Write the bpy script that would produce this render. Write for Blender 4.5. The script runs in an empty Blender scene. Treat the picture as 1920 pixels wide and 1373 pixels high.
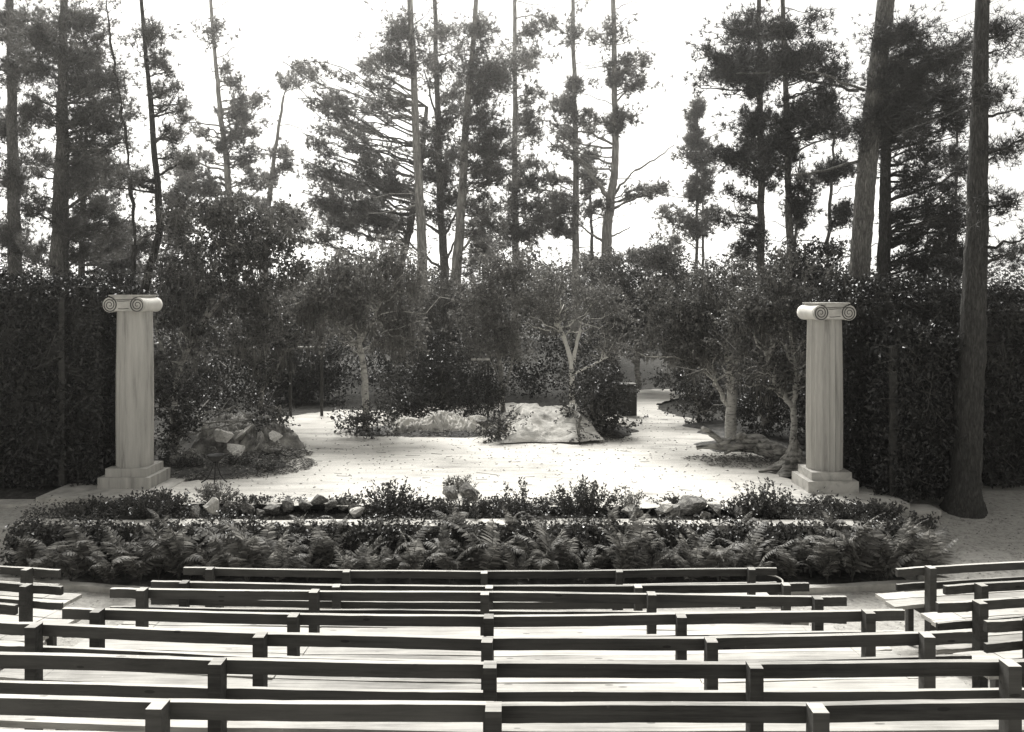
import bpy, math, random
import numpy as np
from mathutils import noise as mnoise, Vector

# ------------------------------------------------------------------ camera, sky, sun, exposure
SC = bpy.context.scene
COL = SC.collection
FPX, HY, EYE = 1600.0, 552.0, 3.3          # focal length and horizon in photo pixels, eye height above the stage

cam = bpy.data.cameras.new('camera')
cam_ob = bpy.data.objects.new('camera', cam)
COL.objects.link(cam_ob)
cam.sensor_width = 36.0
cam.lens = FPX / 1920.0 * 36.0
cam.shift_y = (HY - 686.5) / 1920.0
cam.clip_start, cam.clip_end = 0.1, 3000.0
cam_ob.location = (0, 0, EYE)
cam_ob.rotation_euler = (math.radians(90), 0, 0)
SC.camera = cam_ob

SUN_EL, SUN_AZ = math.radians(48), math.radians(-12)     # high, from behind the stage, a little to the left
world = bpy.data.worlds.new('World')
SC.world = world
world.use_nodes = True
wn, wl = world.node_tree.nodes, world.node_tree.links
wn.clear()
sky = wn.new('ShaderNodeTexSky')
sky.sky_type = 'NISHITA'
sky.sun_disc = False
sky.sun_elevation = SUN_EL
sky.sun_rotation = SUN_AZ
sky.dust_density = 1.5
sky.air_density = 1.0
bw = wn.new('ShaderNodeRGBToBW')
tint = wn.new('ShaderNodeMixRGB'); tint.blend_type = 'MULTIPLY'; tint.inputs[0].default_value = 1.0
tint.inputs[2].default_value = (1.0, 0.985, 0.945, 1)
bg = wn.new('ShaderNodeBackground'); bg.inputs[1].default_value = 0.14
wo = wn.new('ShaderNodeOutputWorld')
wl.new(sky.outputs[0], bw.inputs[0]); wl.new(bw.outputs[0], tint.inputs[1])
wl.new(tint.outputs[0], bg.inputs[0]); wl.new(bg.outputs[0], wo.inputs[0])

sun = bpy.data.lights.new('sun', 'SUN')
sun.energy, sun.angle, sun.color = 4.3, math.radians(32), (1.0, 0.985, 0.95)
sun_ob = bpy.data.objects.new('sun', sun)
COL.objects.link(sun_ob)
sd = Vector((math.sin(SUN_AZ) * math.cos(SUN_EL), math.cos(SUN_AZ) * math.cos(SUN_EL), math.sin(SUN_EL)))
sun_ob.rotation_euler = sd.to_track_quat('Z', 'Y').to_euler()
sun_ob.location = (0, 30, 40)

SC.view_settings.view_transform = 'Standard'
SC.view_settings.look = 'None'
SC.view_settings.exposure = 0.9
SC.view_settings.gamma = 1.0
SC.view_settings.use_curve_mapping = False
SC.cycles.max_bounces = 4
SC.cycles.diffuse_bounces = 2
SC.cycles.glossy_bounces = 2
SC.cycles.transmission_bounces = 3
SC.cycles.transparent_max_bounces = 4
SC.cycles.volume_bounces = 0
SC.cycles.sample_clamp_indirect = 4.0
SC.cycles.use_denoising = True
SC.cycles.denoiser = 'OPENIMAGEDENOISE'
SC.cycles.denoising_input_passes = 'RGB_ALBEDO_NORMAL'
SC.cycles.denoising_prefilter = 'ACCURATE'
SC.cycles.use_adaptive_sampling = True
SC.cycles.adaptive_threshold = 0.012

RNG = np.random.default_rng(11)
random.seed(11)

# ------------------------------------------------------------------ helpers
def at(px, py, d):
    """the world point seen at photo pixel (px, py) at d metres in front of the camera"""
    return np.array([(px - 960.0) / FPX * d, d, EYE - (py - HY) / FPX * d])

def dist_on(py, z=0.0):
    return FPX * (EYE - z) / (py - HY)

def nz(v):
    v = np.asarray(v, float)
    n = np.linalg.norm(v, axis=-1, keepdims=True)
    return v / np.where(n < 1e-9, 1, n)

class MB:
    """collects vertices and faces for one mesh"""
    def __init__(s):
        s.V, s.T, s.Q, s.n = [], [], [], 0
    def add(s, V, Q=None, T=None):
        V = np.asarray(V, float).reshape(-1, 3)
        if Q is not None and len(Q): s.Q.append(np.asarray(Q, int).reshape(-1, 4) + s.n)
        if T is not None and len(T): s.T.append(np.asarray(T, int).reshape(-1, 3) + s.n)
        s.V.append(V); s.n += len(V)
        return s
    def tube(s, P, R, sides=8, cap=True, rough=0.0, flat=None):
        P = np.asarray(P, float); R = np.broadcast_to(np.asarray(R, float), (len(P),))
        t = nz(np.gradient(P, axis=0))
        ref = np.array([0, 1.0, 0]) if abs(t[:, 1]).mean() < 0.8 else np.array([1.0, 0, 0])
        a = nz(np.cross(t, ref)); b = np.cross(t, a)
        th = np.linspace(0, 2 * np.pi, sides, endpoint=False)
        rr = R[:, None] * (1 + rough * RNG.normal(size=(len(P), sides)))
        V = P[:, None] + rr[..., None] * (np.cos(th)[None, :, None] * a[:, None] + np.sin(th)[None, :, None] * b[:, None])
        i = np.arange(len(P) - 1)[:, None] * sides; j = np.arange(sides)[None]; k = (j + 1) % sides
        Q = np.stack([i + j, i + k, i + sides + k, i + sides + j], -1).reshape(-1, 4)
        V = V.reshape(-1, 3); T = []
        if cap:
            c0, c1 = len(V), len(V) + 1
            V = np.vstack([V, P[:1], P[-1:]])
            e = (len(P) - 1) * sides
            T = [(c0, (q + 1) % sides, q) for q in range(sides)] + [(c1, e + q, e + (q + 1) % sides) for q in range(sides)]
        return s.add(V, Q, T)
    def box(s, c, size, rz=0.0, bev=0.0):
        x, y, z = np.asarray(size) / 2.0
        V = np.array([[sx * x, sy * y, sz * z] for sz in (-1, 1) for sx, sy in ((-1, -1), (1, -1), (1, 1), (-1, 1))])
        Q = [(0, 3, 2, 1), (4, 5, 6, 7), (0, 1, 5, 4), (1, 2, 6, 5), (2, 3, 7, 6), (3, 0, 4, 7)]
        ca, sa = math.cos(rz), math.sin(rz)
        V = V @ np.array([[ca, sa, 0], [-sa, ca, 0], [0, 0, 1]]) + np.asarray(c)
        return s.add(V, Q)
    def bar(s, p, q, w, h, seg=1, wob=0.0, taper=0.0):
        """a board from p to q (centre line), w wide across (horizontal), h high; a little warped"""
        p, q = np.asarray(p, float), np.asarray(q, float)
        t = nz(q - p); side = nz(np.cross(t, [0, 0, 1.0])); up = np.cross(side, t)
        u = np.linspace(0, 1, seg + 1)[:, None]
        C = p + (q - p) * u
        if wob: C = C + wob * (np.sin(u * 5 + RNG.uniform(0, 6)) * up + 0.6 * np.sin(u * 4 + RNG.uniform(0, 6)) * side)
        if wob and seg > 3:
            C = C + RNG.normal(size=C.shape) * 0.0004
        V = np.stack([C - side * w / 2 - up * h / 2, C + side * w / 2 - up * h / 2, C + side * w / 2 + up * h / 2, C - side * w / 2 + up * h / 2], 1).reshape(-1, 3)
        if wob and seg > 3: V = V + RNG.normal(size=V.shape) * 0.0005
        Q = []
        for i in range(seg):
            for j in range(4):
                k = (j + 1) % 4
                Q.append((4 * i + j, 4 * i + k, 4 * i + 4 + k, 4 * i + 4 + j))
        Q += [(3, 2, 1, 0), (4 * seg, 4 * seg + 1, 4 * seg + 2, 4 * seg + 3)]
        return s.add(V, Q)
    def sticks(s, A, B, ra, rb):
        """many thin three-sided sticks at once"""
        A, B = np.asarray(A, float), np.asarray(B, float); n = len(A)
        if n == 0: return s
        ra = np.broadcast_to(ra, (n,)); rb = np.broadcast_to(rb, (n,))
        t = nz(B - A); a = nz(np.cross(t, np.array([0.3, 0.9, 0.31]))); b = np.cross(t, a)
        V = np.zeros((n, 6, 3))
        for k in range(3):
            o = math.cos(k * 2.0944) * a + math.sin(k * 2.0944) * b
            V[:, k] = A + o * ra[:, None]; V[:, 3 + k] = B + o * rb[:, None]
        base = np.arange(n)[:, None] * 6
        Q = np.concatenate([base + np.array([k, (k + 1) % 3, 3 + (k + 1) % 3, 3 + k]) for k in range(3)], 0)
        return s.add(V.reshape(-1, 3), Q)
    def leaves(s, C, D, N, L, W, fold=0.25):
        """diamond leaves: centre base C, direction D, normal N, length L, width W, folded along the midrib"""
        n = len(C)
        if n == 0: return s
        D = nz(D); S = nz(np.cross(D, N)); N = np.cross(S, D)
        L = np.broadcast_to(L, (n,))[:, None]; W = np.broadcast_to(W, (n,))[:, None]
        V = np.stack([C, C + D * L * 0.45 - S * W / 2 + N * W * fold, C + D * L - N * L * 0.12, C + D * L * 0.45 + S * W / 2 + N * W * fold], 1)
        b = np.arange(n)[:, None] * 4
        T = np.concatenate([b + np.array([0, 2, 1]), b + np.array([0, 3, 2])], 0)
        return s.add(V.reshape(-1, 3), None, T)
    def mesh(s, name, origin=(0, 0, 0), smooth=False):
        V = (np.vstack(s.V) - np.asarray(origin)) if s.V else np.zeros((0, 3))
        Q = np.vstack(s.Q) if s.Q else np.zeros((0, 4), int)
        T = np.vstack(s.T) if s.T else np.zeros((0, 3), int)
        me = bpy.data.meshes.new(name)
        nl = Q.size + T.size; npoly = len(Q) + len(T)
        me.vertices.add(len(V)); me.vertices.foreach_set('co', V.astype(np.float32).ravel())
        me.loops.add(nl); me.loops.foreach_set('vertex_index', np.concatenate([Q.ravel(), T.ravel()]).astype(np.int32))
        me.polygons.add(npoly)
        st = np.concatenate([np.arange(len(Q)) * 4, Q.size + np.arange(len(T)) * 3]).astype(np.int32)
        me.polygons.foreach_set('loop_start', st)
        me.update(calc_edges=True)
        me.validate()
        me.polygons.foreach_set('use_smooth', np.full(len(me.polygons), smooth, bool))
        return me

def link(name, me, mat, parent=None, loc=(0, 0, 0)):
    o = bpy.data.objects.new(name, me)
    COL.objects.link(o)
    o.location = loc
    if parent is not None: o.parent = parent
    if mat is not None and not me.materials: me.materials.append(mat)
    return o

def root_loc(o):
    p = np.zeros(3)
    while o is not None:
        p += np.array(o.location); o = o.parent
    return p

def part(name, mb, mat, parent, smooth=False):
    """a part whose vertices were collected in world coordinates"""
    return link(name, mb.mesh(name, root_loc(parent), smooth), mat, parent)

def pale_faces(o):
    """the upper and under faces of the stained boards take the paler wood"""
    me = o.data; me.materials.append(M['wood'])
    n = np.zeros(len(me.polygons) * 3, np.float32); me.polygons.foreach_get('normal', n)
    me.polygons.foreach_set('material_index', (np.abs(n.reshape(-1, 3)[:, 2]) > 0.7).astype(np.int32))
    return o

def tag(o, label, cat, group=None):
    o['label'] = label; o['category'] = cat
    if group: o['group'] = group
    return o

def thing(name, label, cat, loc, group=None):
    o = bpy.data.objects.new(name, None)
    o.empty_display_size = 0.2
    COL.objects.link(o); o.location = tuple(float(v) for v in loc)
    return tag(o, label, cat, group)

def solid(name, mb, mat, label, cat, loc=(0, 0, 0), group=None, smooth=False):
    """a thing that is one mesh, collected in world coordinates"""
    return tag(link(name, mb.mesh(name, loc, smooth), mat, None, tuple(float(v) for v in loc)), label, cat, group)

def mass(o):
    o['kind'] = 'stuff'
    return o

def struct(name, mb, mat, parent=None, smooth=False):
    o = link(name, mb.mesh(name, (0, 0, 0), smooth), mat, parent)
    if parent is None: o['kind'] = 'structure'
    return o

def stuff(name, mb, mat, label, cat, smooth=False):
    o = link(name, mb.mesh(name, (0, 0, 0), smooth), mat)
    o['kind'] = 'stuff'
    return tag(o, label, cat)

def copy_tree(o, parent=None):
    c = o.copy(); COL.objects.link(c)
    if parent is not None: c.parent = parent
    for ch in list(o.children): copy_tree(ch, c)
    return c

# ------------------------------------------------------------------ materials
WARM = np.array([1.0, 0.972, 0.905])
def grey(v, w=1.0):
    c = v * (1 + (WARM - 1) * w)
    return (float(c[0]), float(c[1]), float(c[2]), 1)

def new_mat(name):
    m = bpy.data.materials.new(name); m.use_nodes = True
    n = m.node_tree.nodes; n.clear()
    out = n.new('ShaderNodeOutputMaterial'); b = n.new('ShaderNodeBsdfPrincipled')
    m.node_tree.links.new(b.outputs[0], out.inputs[0])
    return m, n, m.node_tree.links, b, out

def ramp(n, l, src, stops):
    r = n.new('ShaderNodeValToRGB')
    e = r.color_ramp.elements
    while len(e) < len(stops): e.new(0.5)
    for k, (p, v) in enumerate(stops):
        e[k].position = p; e[k].color = v if isinstance(v, tuple) else grey(v)
    l.new(src, r.inputs[0])
    return r

def coords(n, l, scale=(1, 1, 1), kind='Object'):
    tc = n.new('ShaderNodeTexCoord'); mp = n.new('ShaderNodeMapping')
    mp.inputs['Scale'].default_value = scale
    l.new(tc.outputs[kind], mp.inputs[0])
    return mp.outputs[0]

def noise_tex(n, l, vec, scale, detail=6, rough=0.6, dist=0.0):
    t = n.new('ShaderNodeTexNoise')
    t.inputs['Scale'].default_value = scale; t.inputs['Detail'].default_value = detail
    t.inputs['Roughness'].default_value = rough; t.inputs['Distortion'].default_value = dist
    l.new(vec, t.inputs['Vector'])
    return t.outputs['Fac']

def bump(n, l, b, h, strength, dist):
    bp = n.new('ShaderNodeBump'); bp.inputs['Strength'].default_value = strength; bp.inputs['Distance'].default_value = dist
    l.new(h, bp.inputs['Height']); l.new(bp.outputs[0], b.inputs['Normal'])

def math_node(n, l, op, a, b):
    m = n.new('ShaderNodeMath'); m.operation = op
    for k, v in ((0, a), (1, b)):
        if isinstance(v, (int, float)): m.inputs[k].default_value = v
        else: l.new(v, m.inputs[k])
    return m.outputs[0]

def leaf_mat(name, lo, hi, rough=0.42, trans=0.25, spec=0.5, tl=1.6):
    m, n, l, b, out = new_mat(name)
    g = n.new('ShaderNodeNewGeometry')
    r = ramp(n, l, g.outputs['Random Per Island'], [(0.0, lo), (0.75, (lo + hi) / 2), (1.0, hi)])
    l.new(r.outputs[0], b.inputs['Base Color'])
    b.inputs['Roughness'].default_value = rough
    b.inputs['Specular IOR Level'].default_value = spec
    if trans:
        t = n.new('ShaderNodeBsdfTranslucent'); mx = n.new('ShaderNodeMixShader'); mx.inputs[0].default_value = trans
        mul = n.new('ShaderNodeMixRGB'); mul.blend_type = 'MULTIPLY'; mul.inputs[0].default_value = 1
        mul.inputs[2].default_value = (tl, tl, tl, 1)
        l.new(r.outputs[0], mul.inputs[1]); l.new(mul.outputs[0], t.inputs[0])
        l.new(b.outputs[0], mx.inputs[1]); l.new(t.outputs[0], mx.inputs[2]); l.new(mx.outputs[0], out.inputs[0])
    return m

def rough_mat(name, stops, scale=3.0, detail=8, stretch=(1, 1, 1), rough=0.85, bs=0.4, bd=0.02, bscale=None, spec=0.3, dist=0.0):
    m, n, l, b, out = new_mat(name)
    v = coords(n, l, stretch)
    f = noise_tex(n, l, v, scale, detail, 0.65, dist)
    r = ramp(n, l, f, stops)
    l.new(r.outputs[0], b.inputs['Base Color'])
    b.inputs['Roughness'].default_value = rough
    b.inputs['Specular IOR Level'].default_value = spec
    if bs: bump(n, l, b, noise_tex(n, l, v, bscale or scale * 3, 6, 0.7), bs, bd)
    return m

def bark_mat(name, lo, hi, scale=15.0, stretch=0.2, bs=1.0, bd=0.05):
    m, n, l, b, out = new_mat(name)
    v = coords(n, l, (1, 1, stretch))
    vo = n.new('ShaderNodeTexVoronoi'); vo.feature = 'DISTANCE_TO_EDGE'; vo.inputs['Scale'].default_value = scale
    w = n.new('ShaderNodeMixRGB'); w.blend_type = 'ADD'; w.inputs[0].default_value = 0.35
    nt = n.new('ShaderNodeTexNoise'); nt.inputs['Scale'].default_value = scale * 0.6; nt.inputs['Detail'].default_value = 4
    l.new(v, nt.inputs['Vector']); l.new(v, w.inputs[1]); l.new(nt.outputs['Color'], w.inputs[2]); l.new(w.outputs[0], vo.inputs['Vector'])
    f = noise_tex(n, l, v, scale * 2.5, 7, 0.7)
    mix = math_node(n, l, 'ADD', math_node(n, l, 'MULTIPLY', f, 0.75), math_node(n, l, 'MULTIPLY', vo.outputs['Distance'], 0.7))
    r = ramp(n, l, mix, [(0.28, lo), (0.5, (lo + hi) * 0.45), (0.75, hi)])
    l.new(r.outputs[0], b.inputs['Base Color'])
    b.inputs['Roughness'].default_value = 0.9; b.inputs['Specular IOR Level'].default_value = 0.2
    bump(n, l, b, mix, bs, bd)
    return m

def wood_mat(name, lo, hi):
    m, n, l, b, out = new_mat(name)
    v = coords(n, l, (0.7, 16, 16))
    f = noise_tex(n, l, v, 2.2, 8, 0.7, 0.3)
    v2 = coords(n, l, (0.5, 0.5, 0.5))
    f2 = noise_tex(n, l, v2, 3.0, 5, 0.6)
    g = math_node(n, l, 'ADD', math_node(n, l, 'MULTIPLY', f, 0.65), math_node(n, l, 'MULTIPLY', f2, 0.35))
    oi = n.new('ShaderNodeObjectInfo')
    kv = n.new('ShaderNodeTexVoronoi'); kv.inputs['Scale'].default_value = 2.6; l.new(coords(n, l, (1, 3.2, 3.2)), kv.inputs['Vector'])
    knot = math_node(n, l, 'MULTIPLY', math_node(n, l, 'LESS_THAN', kv.outputs['Distance'], 0.085), -0.22)
    kv2 = n.new('ShaderNodeTexVoronoi'); kv2.inputs['Scale'].default_value = 7.0; l.new(coords(n, l), kv2.inputs['Vector'])
    nick = math_node(n, l, 'MULTIPLY', math_node(n, l, 'LESS_THAN', kv2.outputs['Distance'], 0.05), 0.16)
    stain = math_node(n, l, 'MULTIPLY', math_node(n, l, 'SUBTRACT', noise_tex(n, l, coords(n, l, (1, 1, 1)), 1.1, 5, 0.6), 0.5), 0.3)
    g = math_node(n, l, 'ADD', math_node(n, l, 'ADD', g, stain), math_node(n, l, 'ADD', knot, nick))
    g2 = math_node(n, l, 'ADD', g, math_node(n, l, 'MULTIPLY', math_node(n, l, 'SUBTRACT', oi.outputs['Random'], 0.5), 0.22))
    r = ramp(n, l, g2, [(0.3, lo), (0.52, (lo * 0.4 + hi * 0.6)), (0.7, hi)])
    l.new(r.outputs[0], b.inputs['Base Color'])
    b.inputs['Roughness'].default_value = 0.8; b.inputs['Specular IOR Level'].default_value = 0.25
    bump(n, l, b, f, 0.35, 0.006)
    return m

M = {}
M['oak_leaf'] = leaf_mat('oak_leaf', 0.03, 0.16, 0.40, 0.25, 0.4)
M['oak_leaf_pale'] = leaf_mat('oak_leaf_pale', 0.07, 0.28, 0.42, 0.3, 0.4)  # bright veil over the middle trees is put into these paler leaves
M['dark_leaf'] = leaf_mat('dark_leaf', 0.014, 0.075, 0.36, 0.12, 0.45)
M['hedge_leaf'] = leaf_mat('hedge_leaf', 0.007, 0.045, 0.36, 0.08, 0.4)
M['pine_needle'] = leaf_mat('pine_needle', 0.05, 0.13, 0.45, 0.4)
M['pine_needle_glare'] = leaf_mat('pine_needle_glare', 0.07, 0.2, 0.5, 0.5)
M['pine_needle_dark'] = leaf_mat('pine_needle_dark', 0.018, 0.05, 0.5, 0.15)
M['fern'] = leaf_mat('fern', 0.07, 0.28, 0.6, 0.3, 0.25)
M['shrub_leaf'] = leaf_mat('shrub_leaf', 0.03, 0.11, 0.32, 0.18)
M['pale_leaf'] = leaf_mat('pale_leaf', 0.10, 0.26, 0.45, 0.25)
M['ivy'] = leaf_mat('ivy', 0.02, 0.12, 0.34, 0.12, 0.45)
M['moss'] = leaf_mat('moss', 0.10, 0.24, 0.8, 0.4, 0.1)
M['soil'] = rough_mat('soil', [(0.3, 0.02), (0.55, 0.07), (0.75, 0.18)], 8, 9, bs=0.8, bd=0.03)
M['litter'] = leaf_mat('litter', 0.03, 0.34, 0.7, 0.0, 0.2)
M['twig'] = rough_mat('twig', [(0.3, 0.10), (0.7, 0.24)], 6, 4, bs=0)
M['dark_twig'] = rough_mat('dark_twig', [(0.3, 0.05), (0.7, 0.12)], 6, 4, bs=0)
M['bark_grey'] = bark_mat('bark_grey', 0.05, 0.26)
M['bark_dark'] = bark_mat('bark_dark', 0.02, 0.10)
M['bark_pale'] = bark_mat('bark_pale', 0.16, 0.52, 7.0, 0.2, 0.6, 0.03)  # pale bark of the twins; on other middle pines it carries the sky flare
M['bark_white'] = rough_mat('bark_white', [(0.3, 0.3), (0.4, 0.68), (0.8, 0.82)], 9, 6, (1, 1, 3), bs=0.3, bd=0.01)
M['bark_birch'] = rough_mat('bark_birch', [(0.36, 0.10), (0.46, 0.38), (0.7, 0.6)], 8, 8, (1, 1, 2.5), bs=0.5, bd=0.02)
M['bark_oak'] = rough_mat('bark_oak', [(0.35, 0.07), (0.52, 0.24), (0.72, 0.5)], 7, 8, (1, 1, 1.6), bs=0.6, bd=0.03)
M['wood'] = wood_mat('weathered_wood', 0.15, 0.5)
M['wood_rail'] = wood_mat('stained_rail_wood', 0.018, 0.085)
M['dark_wood'] = rough_mat('dark_wood', [(0.3, 0.02), (0.7, 0.06)], 5, 6, (1, 1, 6), bs=0.3, bd=0.01)
M['plaster'] = rough_mat('plaster', [(0.30, 0.2), (0.46, 0.38), (0.70, 0.5)], 1.9, 9, (4.5, 4.5, 0.4), bs=0.15, bd=0.01, bscale=40)
M['plaster_pale'] = rough_mat('plaster_pale', [(0.28, 0.42), (0.5, 0.6), (0.72, 0.68)], 2.2, 9, (1, 1, 1), bs=0.15, bd=0.01, bscale=40)
M['capital_paint'] = rough_mat('capital_paint', [(0.3, 0.34), (0.6, 0.52)], 5, 7, bs=0.2, bd=0.008)
M['dark_paint'] = rough_mat('dark_paint', [(0.3, 0.05), (0.7, 0.09)], 8, 4, bs=0)
M['marble'] = rough_mat('marbled_plinth', [(0.30, 0.14), (0.40, 0.38), (0.55, 0.5), (0.75, 0.56)], 2.4, 9, (1, 1, 1), bs=0.1, bd=0.005, dist=1.6)
M['stone'] = rough_mat('stone', [(0.34, 0.03), (0.5, 0.15), (0.7, 0.40)], 3.5, 9, bs=0.7, bd=0.03)
M['stone_pale'] = rough_mat('stone_pale', [(0.3, 0.3), (0.5, 0.52), (0.72, 0.66)], 5, 9, bs=0.6, bd=0.03)
M['concrete'] = rough_mat('concrete', [(0.3, 0.24), (0.52, 0.44), (0.75, 0.58)], 4, 9, bs=0.3, bd=0.01)
M['canvas'] = rough_mat('canvas', [(0.32, 0.26), (0.46, 0.54), (0.7, 0.7)], 1.8, 9, bs=0.9, bd=0.05, bscale=6, dist=0.8)
M['burlap'] = rough_mat('burlap', [(0.36, 0.06), (0.5, 0.24), (0.66, 0.5)], 3.4, 9, bs=0.8, bd=0.04, bscale=12)
M['driftwood'] = rough_mat('driftwood', [(0.36, 0.05), (0.5, 0.28), (0.68, 0.55)], 4, 9, (0.6, 3, 3), bs=0.8, bd=0.03)
M['iron'] = rough_mat('iron', [(0.3, 0.012), (0.7, 0.03)], 8, 4, rough=0.55, bs=0.2, bd=0.004)
M['white_board'] = rough_mat('white_board', [(0.3, 0.6), (0.7, 0.75)], 5, 5, bs=0.1, bd=0.003)

def ground_mat():
    m, n, l, b, out = new_mat('earth')
    v = coords(n, l)
    sep = n.new('ShaderNodeSeparateXYZ'); l.new(v, sep.inputs[0])
    wob = math_node(n, l, 'MULTIPLY', math_node(n, l, 'SUBTRACT', noise_tex(n, l, v, 0.8, 6, 0.6), 0.5), 3.0)
    # trodden sand in front of the kerb and on the path at the right, woodland soil elsewhere
    my = math_node(n, l, 'LESS_THAN', math_node(n, l, 'ADD', sep.outputs[1], math_node(n, l, 'MULTIPLY', wob, 0.1)), 11.6)
    mx = math_node(n, l, 'MULTIPLY', math_node(n, l, 'GREATER_THAN', math_node(n, l, 'ADD', sep.outputs[0], math_node(n, l, 'MULTIPLY', wob, 0.2)), 5.55),
                   math_node(n, l, 'LESS_THAN', math_node(n, l, 'ADD', sep.outputs[1], wob), 15.5))
    mw = math_node(n, l, 'MULTIPLY', math_node(n, l, 'LESS_THAN', math_node(n, l, 'ADD', sep.outputs[0], math_node(n, l, 'MULTIPLY', wob, 0.2)), -6.2),
                   math_node(n, l, 'LESS_THAN', math_node(n, l, 'ADD', sep.outputs[1], math_node(n, l, 'MULTIPLY', wob, 0.2)), 14.0))
    mk = math_node(n, l, 'MAXIMUM', math_node(n, l, 'MAXIMUM', my, mx), mw)
    sand = ramp(n, l, noise_tex(n, l, v, 14, 9, 0.75), [(0.32, 0.16), (0.45, 0.34), (0.6, 0.44), (0.75, 0.52)])
    soil = ramp(n, l, noise_tex(n, l, v, 9, 9, 0.7), [(0.3, 0.02), (0.55, 0.07), (0.75, 0.16)])
    mix = n.new('ShaderNodeMixRGB'); l.new(mk, mix.inputs[0]); l.new(soil.outputs[0], mix.inputs[1]); l.new(sand.outputs[0], mix.inputs[2])
    l.new(mix.outputs[0], b.inputs['Base Color'])
    b.inputs['Roughness'].default_value = 0.95; b.inputs['Specular IOR Level'].default_value = 0.1
    bump(n, l, b, noise_tex(n, l, v, 30, 7, 0.75), 0.8, 0.03)
    return m
M['earth'] = ground_mat()

def stage_mat():
    m, n, l, b, out = new_mat('stage_earth')
    v = coords(n, l)
    v2 = coords(n, l, (0.5, 2.2, 1))
    big = noise_tex(n, l, v, 0.35, 5, 0.6)
    streak = noise_tex(n, l, v2, 1.6, 8, 0.7)
    fine = noise_tex(n, l, v, 22, 8, 0.75)
    s = math_node(n, l, 'ADD', math_node(n, l, 'MULTIPLY', big, 0.4), math_node(n, l, 'ADD', math_node(n, l, 'MULTIPLY', streak, 0.38), math_node(n, l, 'MULTIPLY', fine, 0.22)))
    r = ramp(n, l, s, [(0.36, 0.16), (0.44, 0.42), (0.52, 0.58), (0.7, 0.68)])
    l.new(r.outputs[0], b.inputs['Base Color'])
    b.inputs['Roughness'].default_value = 0.95; b.inputs['Specular IOR Level'].default_value = 0.1
    bump(n, l, b, fine, 0.5, 0.015)
    return m
M['stage'] = stage_mat()

def water_mat():
    m, n, l, b, out = new_mat('pool_water')
    b.inputs['Base Color'].default_value = grey(0.012)
    b.inputs['Roughness'].default_value = 0.04
    bump(n, l, b, noise_tex(n, l, coords(n, l), 6, 3, 0.5), 0.06, 0.02)
    return m
M['water'] = water_mat()

# ------------------------------------------------------------------ ground, stage, pool, kerb
GP = [(-400, 14.0), (-60, 9.0), (-25, 6.0), (-8, 3.1), (0, 1.5), (3.95, 0.57), (4.86, 0.37), (5.79, 0.14), (6.64, -0.03), (7.65, -0.2), (8.56, -0.44), (9.61, -0.64), (10.6, -0.7),
      (12.4, -0.7), (12.55, -0.16), (14.0, -0.08), (30, -0.05), (60, 0.3), (400, 6)]
GY, GZ = np.array([p[0] for p in GP]), np.array([p[1] for p in GP])
def ground_z(x, y):
    z = np.interp(y, GY, GZ)
    x = np.asarray(x, float); y = np.asarray(y, float)
    # beyond the ends of the retaining wall the path ramps up gently
    side = np.clip((np.abs(x + 1.0) - 6.75) / 0.8, 0, 1)
    ramp_z = np.interp(y, [10.0, 14.5], [-0.68, -0.1])
    z = np.where((y > 10.0) & (y < 14.5), z * (1 - side) + ramp_z * side, z)
    pool = (np.abs(y - 13.08) < 0.36) & (((x > -4.3) & (x < -2.2)) | ((x > 1.85) & (x < 3.9)))
    return np.where(pool, -0.45, z)

xs = np.unique(np.concatenate([np.linspace(-400, -16, 10), np.linspace(-16, 16, 129), np.linspace(16, 400, 10)]))
ys = np.unique(np.concatenate([np.linspace(-400, -10, 8), np.linspace(-10, 32, 211), np.linspace(32, 400, 10)]))
X, Y = np.meshgrid(xs, ys)
Z = ground_z(X, Y) + 0.012 * np.sin(X * 3.1 + np.sin(Y * 2.3)) * np.cos(Y * 2.7)
nx_ = len(xs)
i = (np.arange(len(ys) - 1)[:, None] * nx_ + np.arange(nx_ - 1)[None]).ravel()
g = MB().add(np.stack([X, Y, Z], -1).reshape(-1, 3), np.stack([i, i + 1, i + 1 + nx_, i + nx_], -1))
struct('ground', g, M['earth'], smooth=True)

STAGE_PX = [(300, 912), (330, 945), (480, 945), (700, 950), (960, 948), (1230, 952), (1420, 955), (1500, 932), (1500, 905), (1440, 886), (1470, 858), (1420, 838), (1370, 822), (1360, 800),
            (1345, 793), (1270, 780), (1235, 768), (1230, 757), (1290, 742), (1300, 730), (1180, 730), (1150, 745), (1180, 775), (1060, 770), (960, 755), (700, 770), (640, 768), (520, 783), (505, 800), (540, 828),
            (530, 845), (500, 868), (515, 885), (440, 896), (300, 905)]
sp = np.array([at(px, py, dist_on(py)) for px, py in STAGE_PX]); sp[:, 2] = 0.0
# densify and roughen the edge
ep = []
for a, b in zip(sp, np.roll(sp, -1, 0)):
    m = max(2, int(np.linalg.norm(b - a) / 0.12))
    for u in np.linspace(0, 1, m, endpoint=False):
        p = a + (b - a) * u
        ep.append(p + np.array([RNG.normal() * 0.035, RNG.normal() * 0.05, 0]))
ep = np.array(ep); ep[:, 2] = 0.0
me = bpy.data.meshes.new('stage_floor')
me.from_pydata([tuple(p) for p in ep], [], [tuple(range(len(ep)))]); me.update()
if me.polygons[0].normal.z < 0: me.flip_normals()
o = link('stage_floor', me, M['stage']); o['kind'] = 'structure'

w = MB()
for x0, x1 in ((-4.3, -2.2), (1.85, 3.9)):
    w.add([[x0 - .2, 12.7, -0.095], [x1 + .2, 12.7, -0.095], [x1 + .2, 13.5, -0.095], [x0 - .2, 13.5, -0.095]], [(0, 1, 2, 3)])
struct('pool_water', w, M['water'])

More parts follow.
